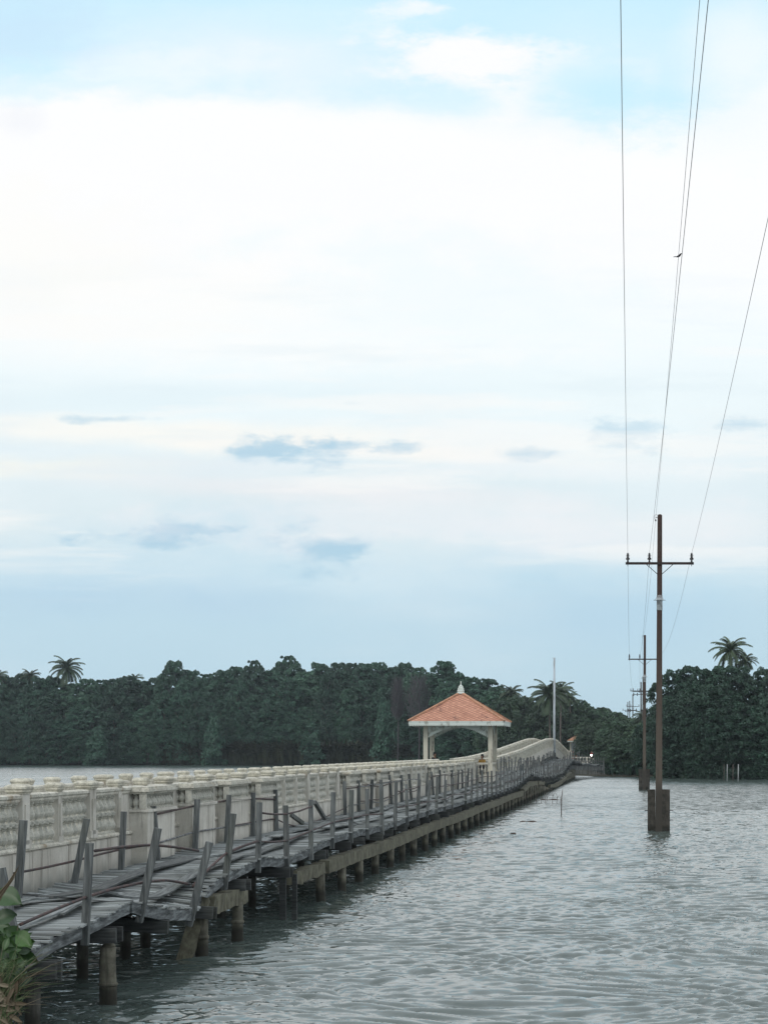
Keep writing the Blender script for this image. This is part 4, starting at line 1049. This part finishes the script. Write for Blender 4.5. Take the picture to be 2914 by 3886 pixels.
# middle bank, right of the mast
sky_m = interp([(1900, 2650), (2007, 2632), (2060, 2655), (2165, 2628), (2201, 2650), (2231, 2660), (2262, 2672), (2313, 2668), (2337, 2700), (2400, 2722), (2440, 2715), (2520, 2700)])
px = 1905
while px < 2540:
    Yb = 345-(px-1900)*.06+random.uniform(-6, 6)+(24 if 2090 < px < 2225 else 0); X = (px-VX)/F*Yb; top = H+(VY-sky_m(px)-random.uniform(0, 10))/F*Yb
    place_tree('bushy_tree', random.choice(CR3), TR2[0], X, Yb, .6, (top-.6)/11.2, random.uniform(.75, 1.), 'rounded green tree '+('behind the white mast' if px < 2160 else 'beyond the far power poles'), 'tree', 'trees '+('behind the white mast' if px < 2160 else 'beyond the far power poles'))
    px += random.uniform(48, 75)
for px, ty, Yb in ((2252, 2742, 310), (2268, 2690, 318), (2338, 2716, 296), (2345, 2735, 262), (2400, 2745, 256), (2450, 2742, 254), (2345, 2790, 254), (2390, 2800, 250), (2440, 2800, 249)):
    X = (px-VX)/F*Yb; top = H+(VY-ty)/F*Yb
    place_tree('bushy_tree', random.choice(CR3), TR2[0], X, Yb+3, .1, (top-.1)/11.1, random.uniform(.62, .8), 'dense rounded tree overhanging the water between the bridge end and the poles', 'tree', 'trees over the water at the bridge end')
# right bank
sky_r = interp([(2480, 2620), (2511, 2572), (2550, 2540), (2582, 2519), (2641, 2523), (2682, 2540), (2729, 2511), (2790, 2511), (2846, 2523), (2914, 2517), (3300, 2500)])
px = 2572
while px < 3330:
    Yb = 238+random.uniform(0, 5)-(px-2500)*.02; X = (px-VX)/F*Yb; top = H+(VY-sky_r(px)+random.uniform(-8, 3))/F*Yb
    place_tree('riverside_tree', random.choice(CR2), TR2[0], X, Yb+4, .3, (top-.3)/14.2, random.uniform(.75, .95), 'tall dark bushy tree forming the skyline of the right bank', 'tree', 'skyline trees of the right bank')
    px += random.uniform(48, 85)
for px, ty in ((2478, 2722), (2512, 2700), (2545, 2650)):
    Yb = 244; X = (px-VX)/F*Yb; top = H+(VY-ty)/F*Yb
    place_tree('riverside_tree', CR2[0], TR2[0], X, Yb+3, .1, top/14.2, .6, 'low bushy tree filling the shore behind the nearest power pole', 'tree', 'low trees behind the nearest power pole')
px = 2560
while px < 3330:
    Yb = 232-(px-2500)*.02; X = (px-VX)/F*Yb; top = H+(VY-2640-random.uniform(-50, 70))/F*Yb
    place_tree('riverside_tree', random.choice(CR2), TR2[0], X, Yb+2, 0., top/14.2, random.uniform(.7, .95), 'lower leafy tree hanging to the waterline of the right bank', 'tree', 'waterline trees of the right bank')
    px += random.uniform(45, 75)
# coconut palms
def palm_crown(rs, L=4.3, n=34, up=0.):
    mb = MB()
    for k_ in range(n):
        a = k_*2.399+rs.random()*.4; e = R(84)-(k_/n)*R(112)+rs.normal()*.1; pts = []; p = Vector((0, 0, 0)); el = e; l = L*(.8+.3*rs.random())
        for j in range(11):
            pts.append(p.copy()); d = Vector((math.cos(a)*math.cos(el), math.sin(a)*math.cos(el), math.sin(el))); p = p+d*(l/10); el -= R(5.5)+R(6)*rs.random()
        mb.tube(pts, [.05*(1-j/11)+.008 for j in range(11)], 4, False, a=.6)
        side = Vector((-math.sin(a), math.cos(a), 0)); ra = rs.random()
        for j in range(1, 10):
            for h_ in (0, .25, .5, .75):
                q = pts[j].lerp(pts[min(j+1, 10)], h_); ll = .95*math.sin(math.pi*(j+h_)/11.5)**.6*L/4.6
                dd = (pts[min(j+1, 10)]-pts[j-1]).normalized()
                for s_ in (-1, 1):
                    tip = q+side*s_*ll*.72+dd*ll*.35+Vector((0, 0, -ll*(.35+.3*rs.random())))
                    wv = dd*.085
                    mb.add([q-wv, q+wv, tip], [(0, 1, 2)], a=ra*.5+.5*rs.random())
    return mb.mesh('crown', m_palm)
PC = [palm_crown(rs) for _ in range(3)]
def palm(px, ty, Y_, s_, label, g=None):
    X = (px-VX)/F*Y_; zt = H+(VY-ty)/F*Y_
    o = empty('coconut_palm', (X, Y_, .6), label, 'palm tree', g); hh = zt-.6
    mb = MB(); lx = random.uniform(-.5, .5); mb.tube([(lx*(1-(q/6)**2), 0, hh*q/6) for q in range(7)], [.22, .18, .16, .15, .14, .13, .12], 8); mb.obj('trunk', m_bark, o, True)
    link('crown', PC[random.randrange(3)], o, (0, 0, hh), (0, 0, random.uniform(0, 6)), (s_, s_, s_))
palm(255, 2540, 440, 1.15, 'tallest coconut palm standing above the left treeline'); palm(119, 2566, 440, .7, 'smaller coconut palm left of the tallest palm'); palm(-5, 2568, 440, .7, 'coconut palm cut by the left edge of the picture')
palm(512, 2580, 436, .6, 'small palm top barely over the treeline right of the tallest palm')
palm(2082, 2640, 300, .95, 'large drooping coconut palm just left of the white mast'); palm(2128, 2625, 320, .75, 'upright palm just right of the white mast'); palm(1940, 2632, 355, .7, 'small spiky palm top between pavilion and white mast'); palm(2160, 2650, 330, .5, 'small ragged palm right of the white mast and its neighbour')
palm(2770, 2472, 262, .78, 'tall coconut palm above the right bank trees'); palm(2826, 2508, 264, .5, 'shorter palm tucked right of the tall palm on the right bank'); palm(2445, 2722, 290, .55, 'low palm peeking between the poles over the treetops')
# bare trees
def bare_tree(px, ty, Y_, hgt, wdt, label):
    X = (px-VX)/F*Y_; zt = H+(VY-ty)/F*Y_; o = empty('bare_tree', (X, Y_, .5), label, 'tree')
    mb = MB(); mb.tube([(0, 0, 0), (.1, 0, (zt-.5)*.5), (0, 0, zt-1.5)], [.2, .14, .05], 6); mb.obj('trunk', m_bare, o)
    mb = MB()
    for k_ in range(520):
        z = zt-.5-hgt*random.random(); a = random.uniform(0, 6.28); r0 = random.random()**.5*wdt*math.sin(min(1, (zt-z)/hgt*1.3+.2)*1.57)
        p = Vector((math.cos(a)*r0, math.sin(a)*r0, z)); q = p+Vector((math.cos(a)*.5+random.uniform(-.3, .3), math.sin(a)*.5, random.uniform(.5, 1.5)))
        mb.tube([p-Vector((math.cos(a)*.5, 0, .8)), p, q], [.05, .035, .012], 3, False)
    mb.obj('crown', m_bare, o)
bare_tree(1590, 2572, 396, 9, 2.9, 'leafless purple-grey tree directly left of the pavilion roof'); bare_tree(1510, 2580, 404, 8, 1.6, 'narrower leafless grey tree further left of the pavilion')
# undergrowth at the foot of the banks
def undergrowth(name, path, n, hmin, hmax, m, wd=.12):
    v = []; rr = []
    for i in range(n):
        a = random.random()*(len(path)-1); j = int(a); f_ = a-j; x = path[j][0]*(1-f_)+path[j+1][0]*f_; y = path[j][1]*(1-f_)+path[j+1][1]*f_+random.uniform(.2, 4)
        nfr = 7; ra = random.random(); hh = random.uniform(hmin, hmax)
        for k_ in range(nfr):
            th = random.uniform(0, 6.28); sp_ = random.uniform(.1, .55)*hh; b0 = Vector((x, y, .1))
            p1 = b0+Vector((math.cos(th)*sp_*.4, math.sin(th)*sp_*.4, hh*.7)); p2 = p1+Vector((math.cos(th)*sp_, math.sin(th)*sp_, hh*random.uniform(-.1, .35)))
            s_ = Vector((-math.sin(th), math.cos(th), 0))*wd; s2 = s_*2.4
            for A, B, sa, sb in ((b0, p1, s_*.4, s2), (p1, p2, s2, s_*.2)):
                v += [A-sa, A+sa, B+sb, B-sb]; rr += [min(1, max(0, ra*.6+random.random()*.4))]*4
    v = np.array([tuple(q) for q in v]); me = grid_mesh(name, v, np.arange(len(v)).reshape(-1, 4), False); me.materials.append(m)
    at = me.attributes.new('rnd', 'FLOAT', 'POINT'); at.data.foreach_set('value', rr)
    return link(name, me)
tag(undergrowth('mangrove_undergrowth', [(-190, 446), (-150, 434), (-120, 428), (-120, 427), (-105, 424), (-90, 421), (-75, 419), (-60, 417), (-50, 411), (-40, 404)], 2400, 2.5, 6.0, m_nipa, .15), 'reddish brown and green fronds along the foot of the left treeline', 'undergrowth', None, 'stuff')
tag(undergrowth('bank_undergrowth', [(-6.5, 262), (-3.5, 247), (6, 240), (14, 228), (24, 218), (40, 208)], 420, .6, 2.0, m_leaf2, .10), 'low dark leaves hanging over the waterline of the right bank', 'undergrowth', None, 'stuff')

# ------------------------------------------------------------------ fence posts where the walkway swings to the bank
fe = empty('bank_fence', (-5.5, 246, 0), 'far grey paling fence on the bank where the plank walkway ends', 'fence')
for k_ in range(26):
    x = -9.6+k_*.22; y = 247-.1*k_; mb = MB(); mb.beam((x+5.5, y-246, .3), (x+5.5+random.uniform(-.12, .12), y-246, 2.5+random.uniform(-.3, .25)), .09, .07); mb.obj('paling', m_timber, fe)
for z in (1.6, 2.1):
    mb = MB(); mb.beam((-4.1, 1, z), (1.4, -1.5, z-.1), .08, .08); mb.obj('rail', m_timber, fe)
mb = MB(); mb.beam((-4.1, 1.2, 1.2), (1.4, -1.3, 1.1), .1, .5); mb.obj('kickboard', m_timber, fe)

# ------------------------------------------------------------------ far gatehouse, parapet, motorbike
gh = empty('gatehouse', (-9.6, 322, 1.3), 'distant orange-walled gatehouse with tiled roof at the far end of the bridge', 'building')
m_orange = mat('orange_render', lambda t, b, o, p: (.40, .15, .08), .8)
mb = MB(); mb.box((-.2, 0, .9), (3.4, .3, 1.0)); mb.box((-.2, 0, 1.9), (3.4, .32, .5)); mb.obj('wall', m_orange, gh)
mb = MB()
for k_ in range(12):
    a0, a1 = math.pi*k_/12, math.pi*(k_+1)/12; mb.beam((.3+.75*math.cos(a0), -.2, 1.3+.75*math.sin(a0)), (.3+.75*math.cos(a1), -.2, 1.3+.75*math.sin(a1)), .1, .14, up=Vector((0, 1, 0)))
mb.box((1.05, -.2, .6), (.2, .2, 1.4)); mb.obj('arch', m_trim, gh)
for sx in (-1.7, 1.0):
    mb = MB(); mb.box((sx, -.3, 1.9), (.26, .26, 3.6)); mb.obj('column', m_col, gh)
mb = MB(); mb.box((0, 0, 3.75), (4.4, 3.4, .22)); mb.obj('fascia', m_trim, gh)
mb = MB(); mb.add([(-2.3, -1.8, 3.87), (2.3, -1.8, 3.87), (2.3, 1.8, 3.87), (-2.3, 1.8, 3.87), (0, 0, 5.3)], [(0, 1, 4), (1, 2, 4), (2, 3, 4), (3, 0, 4), (0, 3, 2, 1)]); mb.obj('roof', m_ridge, gh)
mb = MB(); mb.box((0, 1.5, 2.8), (3.4, .1, 1.6)); mb.obj('back_wall', m_white, gh)
pr = empty('road_parapet', (-8.4, 300, 1.4), 'low white parapet where the path leaves the far end of the bridge', 'parapet')
mb = MB(); mb.box((0, 0, .95), (4.6, .25, .16)); mb.obj('rail', m_wall, pr); mb = MB()
for k_ in range(9): mb.box((-2.1+k_*.52, 0, .42), (.16, .18, .9))
mb.obj('posts', m_wall, pr)
mb = MB(); mb.box((-9.5, 306, 1.5), (9, 24, .5)); tag(mb.obj('path', m_wall), kind='structure')

# people: one skinned body each
m_skin = mat('skin', lambda t, b, o, p: (.30, .17, .11), .6)
m_hair = mat('black_hair', lambda t, b, o, p: (.012, .011, .012), .5)
def skin_obj(name, nodes, edges, radii, m, parent=None, sub=1, root=0):
    me = bpy.data.meshes.new(name); me.from_pydata(nodes, edges, []); me.materials.append(m)
    o = link(name, me, parent); sm = o.modifiers.new('Skin', 'SKIN'); sm.use_smooth_shade = True
    lay_ = me.skin_vertices[0].data if me.skin_vertices else None
    if lay_ is None: return o
    for i, r_ in enumerate(radii): lay_[i].radius = (r_, r_) if not isinstance(r_, tuple) else r_
    lay_[root].use_root = True
    ss = o.modifiers.new('Sub', 'SUBSURF'); ss.levels = sub; ss.render_levels = sub
    return o
def person(loc, rz, label, shirt, trousers, arm_rest=True, sleeve=None):
    root = empty('person', loc, label, 'person', None, rz)
    # seated, facing local -Y; z=0 is the seat top
    n = [(0, 0, .10), (0, -.01, .28), (0, -.02, .46), (0, -.03, .56), (0, -.045, .63), (0, -.055, .70), (0, -.055, .80),
         (-.17, -.02, .50), (-.23, -.16, .30), (-.16, -.36, .32), (-.13, -.43, .32),
         (.17, -.02, .50), (.23, -.16, .30), (.16, -.36, .32), (.13, -.43, .32),
         (-.10, -.05, .07), (-.11, -.45, .07), (-.11, -.47, -.36), (-.11, -.60, -.40),
         (.10, -.05, .07), (.11, -.45, .07), (.11, -.47, -.36), (.11, -.60, -.40)]
    e = [(0, 1), (1, 2), (2, 3), (3, 4), (4, 5), (5, 6), (2, 7), (7, 8), (8, 9), (9, 10), (2, 11), (11, 12), (12, 13), (13, 14), (0, 15), (15, 16), (16, 17), (17, 18), (0, 19), (19, 20), (20, 21), (21, 22)]
    r_ = [(.15, .11), (.14, .10), (.15, .10), .055, .052, (.085, .09), (.075, .085), .055, .042, .030, .028, .055, .042, .030, .028, .085, .06, .04, .035, .085, .06, .04, .035]
    for s_, b0 in ((-1, 10), (1, 14)):
        bx, by, bz = n[b0]
        for j, (ox, ol) in enumerate(((-.03, .075), (-.012, .085), (.008, .08), (.026, .065), (.045*-s_, .045))):
            k_ = len(n); n.append((bx+ox*.8, by-.035-.02*(j < 4), bz+.005)); n.append((bx+ox, by-.035-ol*.8, bz-.012)); e += [(b0, k_), (k_, k_+1)]; r_ += [.010, .008]
    skin_obj('body', n, e, r_, m_skin, root)
    sn = [n[i] for i in (0, 1, 2, 7, 8, 11, 12)]+[(-.17, -.34, .32), (.17, -.34, .32)]
    skin_obj('shirt', sn, [(0, 1), (1, 2), (2, 3), (3, 4), (2, 5), (5, 6), (4, 7), (6, 8)], [(.175, .13), (.165, .125), (.17, .12), .075, .06, .075, .06, .045, .045], shirt, root)
    tn = [n[i] for i in (0, 15, 16, 17, 19, 20, 21)]
    skin_obj('trousers', tn, [(0, 1), (1, 2), (2, 3), (0, 4), (4, 5), (5, 6)], [(.16, .125), .10, .075, .06, .10, .075, .06], trousers, root)
    mb = MB(); mb.lathe([(.02, .125), (.06, .115), (.09, .085), (.098, .03), (.098, -.03), (.09, -.09), (.06, -.13)], (0, .0, .775), 12); mb.obj('hair', m_hair, root, True)
    return root
def cloth(name, c): return mat(name, lambda t, b, o, p: c, .85)
person((-12.88, 118.4, 2.56), R(35), 'person in a black top with pale sleeve sitting by the left pavilion column', cloth('black_shirt', (.02, .02, .025)), cloth('pale_jeans', (.45, .55, .62)))
person((-9.85, 118.8, 2.42), R(-20), 'person in a mustard yellow shirt sitting beside the right pavilion column', cloth('mustard_shirt', (.42, .24, .06)), cloth('dark_trousers', (.05, .05, .06)))
# motorbike with rider and lit headlight
mbk = empty('motorbike', (-7.2, 303.5, 1.76), 'distant motorbike with its headlight lit at the far end of the bridge', 'motorbike')
def wheel(y):
    mb = MB(); mb.tube([(0, y+.29*math.cos(a), .29+.29*math.sin(a)) for a in [2*math.pi*k_/16 for k_ in range(17)]], .045, 6); return mb.obj('wheel', m_dark, mbk, True)
wheel(-.62); wheel(.62)
mb = MB(); mb.tube([(0, -.62, .29), (0, -.42, .9), (0, -.3, 1.0)], .03, 6); mb.tube([(-.3, -.33, 1.02), (0, -.38, 1.0), (.3, -.33, 1.02)], .018, 6); mb.obj('fork', m_dark, mbk)
mb = MB(); mb.prism([(-.4, .55), (-.42, .85), (-.2, .62), (.1, .55), (.25, .72), (.75, .78), (.8, .65), (.4, .40), (-.1, .33)], 'x', -.11, .11); mb.obj('body', mat('red_fairing', lambda t, b, o, p: (.25, .02, .02), .35, .5), mbk)
mb = MB(); mb.prism([(0, .76), (.7, .82), (.72, .76), (0, .68)], 'x', -.13, .13); mb.obj('seat', m_dark, mbk)
def b_lamp(t, b, o, p):
    b.inputs['Emission Color'].default_value = (1, .93, .8, 1); b.inputs['Emission Strength'].default_value = 40; return (.9, .9, .8)
mb = MB(); mb.lathe([(.02, 0), (.12, .005), (.13, .03), (.09, .08)], (0, 0, 0), 12); o = mb.obj('headlight', mat('lit_headlight', b_lamp), mbk, True, loc=(0, -.47, .92), rot=(R(90), 0, 0))
person((-7.2, 303.65, 2.55), 0, 'far rider in a dark red jacket sitting on the motorbike', cloth('dark_red_jacket', (.14, .03, .03)), cloth('navy_trousers', (.03, .035, .06)))

# ------------------------------------------------------------------ things in the water
m_bamboo = mat('bamboo', lambda t, b, o, p: (.07, .05, .04), .8)
mb = MB(); mb.tube([(-4.06, 101, -.6), (-4.04, 101, 1.0), (-3.98, 101, 1.42)], [.03, .026, .014], 7); tag(mb.obj('stake', m_bamboo, None, True), 'thin bamboo stake standing alone in the water right of the trestle', 'stake')
tb = empty('dead_branches', W(2060, 3040, 125), 'dead forked twigs poking out of the water beside the trestle piles', 'branches'); tb.location.z = 0
for k_ in range(9):
    x = -1.1+k_*.28+random.uniform(-.1, .1); hh = random.uniform(.4, .95)
    mb = MB(); mb.tube([(x, 0, -.3), (x+.06, .1, hh*.5), (x-.1+random.uniform(0, .25), .1, hh)], [.02, .016, .006], 5); mb.tube([(x+.06, .1, hh*.5), (x+.22, .1, hh*.8)], [.012, .004], 4); mb.obj('branch', m_bamboo, tb)
def lump(px, py, ln, label, n_=7):
    Y_ = H*F/(py-VY); X = (px-VX)/F*Y_; mb = MB()
    mb.tube([(X-ln/2+ln*q/n_, Y_+.1*math.sin(q*2), .0+.025*math.sin(q*1.7)) for q in range(n_+1)], [.02+.05*math.sin(math.pi*(q+.5)/(n_+1.)) for q in range(n_+1)], 6)
    return tag(mb.obj('driftwood', m_bamboo, None, True), label, 'driftwood')
lump(2010, 3120, 1.0, 'short dark log floating nearer the camera than the bamboo stake'); lump(2090, 3036, 1.5, 'weedy driftwood strip touching the bamboo stake from the left'); lump(1948, 3166, .25, 'tiny dark float just below the short floating log')
sx_ = []
for px, ty, by, c_ in ((2745, 2895, 2955, 'w'), (2756, 2895, 2956, 'w2'), (2798, 2896, 2957, 'w3')):
    pass
for px, w_, lab, mm in ((2757, .10, 'left whitish post by the right bank, standing at the waterline', m_dull), (2799, .13, 'right and brightest white post at the waterline of the right bank', m_dull), (2745, .08, 'thin grey stick left of the two white posts', m_bark), (2779, .10, 'grey stick between the two white posts', m_bark)):
    Y_ = 216.; mb = MB(); X = (px-VX)/F*Y_; mb.tube([(X, Y_, -.5), (X+.03, Y_, 1.9)], [w_/2, w_/2.3], 7); tag(mb.obj('mooring_post', mm, None, True), lab, 'post')

# ------------------------------------------------------------------ plants on the near bank, lower left corner
m_broad = mat('broad_leaf', lambda t, b, o, p: t.mix(t.maprange(attr(t), 0, 1), (.020, .050, .016), (.065, .145, .030)), .45, .5)
m_grass = mat('grass_blade', lambda t, b, o, p: t.mix(attr(t), (.045, .075, .03), (.13, .16, .08)), .6)
m_dry = mat('dry_stalk', lambda t, b, o, p: t.mix(attr(t), (.07, .05, .03), (.20, .17, .12)), .8)
YP = 13.6
plant = empty('broadleaf_plant', ((30-VX)/F*YP, YP, .9), 'leafy green plant with broad leaves in the lower left corner beside the walkway', 'plant')
def leaf(mb, base, d, nrm, ln, wd, ra, cup=.18):
    d = Vector(d).normalized(); nrm = Vector(nrm); s_ = d.cross(nrm).normalized(); nn = s_.cross(d)
    prof = [0, .55, .9, 1.0, .85, .5, .0]; n_ = len(prof); vs = []
    for i, w_ in enumerate(prof):
        q = i/(n_-1); c = Vector(base)+d*ln*q-nn*(ln*.35*q*q)
        for k_ in (-1, -.5, 0, .5, 1): vs.append(c+s_*(wd/2*w_*k_)+nn*(cup*wd*abs(k_)+.02*math.sin(i*2+k_*5)*wd))
    fs = [(i*5+k_, i*5+k_+1, (i+1)*5+k_+1, (i+1)*5+k_) for i in range(n_-1) for k_ in range(4)]
    mb.add(vs, fs, ra)
def PW(x, y, dY=0.): p = W(x, y, YP+dY); return p-plant.location
mbS = MB(); mbL = None
lv = [(10, 3400, .3, 1.), (30, 3480, .2, .6), (75, 3560, .7, .55), (60, 3600, .15, .7), (100, 3590, .9, .5), (20, 3620, .1, .5), (45, 3540, .4, .4), (95, 3640, .3, .5), (25, 3690, .2, .5), (70, 3690, .15, .4), (5, 3520, .3, .6), (15, 3760, .2, .5), (55, 3650, .6, .4)]
for i, (x, y, ra, s_) in enumerate(lv):
    p = PW(x, y, random.uniform(-.15, .25)); mb = MB(); an = random.uniform(-.6, .6)
    d = Vector((.75*random.choice((1, 1, -1)), -.35, .1-.5*random.random())); leaf(mb, p-d*.08, d, (0.1*an, -.75, .6), .19*(.6+.6*s_), .15*(.6+.6*s_), ra)
    mb.obj('leaf', m_broad, plant, True)
mb = MB()
for i in range(170):
    bx = random.uniform(-60, 70); by = random.uniform(3560, 3880); p = PW(bx, by, random.uniform(-.3, .4)); d = Vector((random.uniform(-.5, 1), random.uniform(-.5, .3), random.uniform(.1, 1.))).normalized()
    leaf(mb, p, d, (0, -1, .3), random.uniform(.07, .14), random.uniform(.04, .07), random.random()*.45)
mb.obj('small_leaves', m_broad, plant, True)
mb = MB()
for i in range(9):
    x0 = random.uniform(-60, 40); mb.tube([PW(x0, 3960), PW(x0+random.uniform(-10, 20), 3750), PW(x0+random.uniform(0, 45), 3500+random.uniform(0, 150))], [.012, .009, .004], 5)
mb.obj('stem', m_dry, plant)
gr = empty('grass_tuft', ((10-VX)/F*13.2, 13.2, .8), 'tuft of arching grass and dry brown stalks below the broad green leaves', 'grass tuft')
def PG(x, y): return W(x, y, 13.2)-gr.location
mb = MB(); mbd = MB()
for i in range(150):
    x0 = random.uniform(-50, 45); y0 = random.uniform(3800, 3950); ln = random.uniform(90, 330); an = random.uniform(-.5, .9)
    pts = [PG(x0+ln*math.sin(an*q*1.3)*q+0, y0-ln*q*math.cos(an*q*1.2))+Vector((0, random.uniform(-.02, .02), 0)) for q in (0, .3, .6, .85, 1)]
    tgt = mb if i % 3 else mbd; tgt.tube(pts, [.0035, .003, .0025, .0015, .0006], 4, False)
for i in range(16):
    x0 = random.uniform(-20, 70); mb.tube([PG(x0-60, 3720), PG(x0-10, 3650+i*3), PG(x0+30, 3632+i*5), PG(x0+62, 3665+i*5)], [.003, .0025, .0018, .0006], 4, False)
mb.obj('blades', m_grass, gr)
for i in range(60):
    x0 = random.uniform(-40, 60); y0 = random.uniform(3720, 3900); leaf(mbd, PG(x0, y0), (random.uniform(-.5, .7), -.2, random.uniform(-1, .8)), (0, -1, .2), random.uniform(.06, .14), .03, random.random())
for i in range(7):
    mbd.tube([PG(-20, 3460-i*9), PG(12+i*3, 3395-i*7), PG(58+i*3, 3330-i*8)], [.004, .004, .001], 4, False)
mbd.obj('dry_stalks', m_dry, gr)

# ------------------------------------------------------------------ humid air over the river
def b_haze():
    m = bpy.data.materials.new('humid_air'); m.use_nodes = True; t = NT(m.node_tree); t.n.clear()
    o_ = t.new('ShaderNodeOutputMaterial'); v = t.new('ShaderNodeVolumePrincipled'); v.inputs['Color'].default_value = (.80, .90, .97, 1); v.inputs['Density'].default_value = HAZE; v.inputs['Anisotropy'].default_value = .2
    t.l.new(v.outputs[0], o_.inputs['Volume']); return m
HAZE = .00014
mb = MB(); mb.box((0, 4200, 14), (16000, 10400, 31)); tag(mb.obj('haze', b_haze()), 'thin bluish humid air over river and trees', 'haze', None, 'stuff')
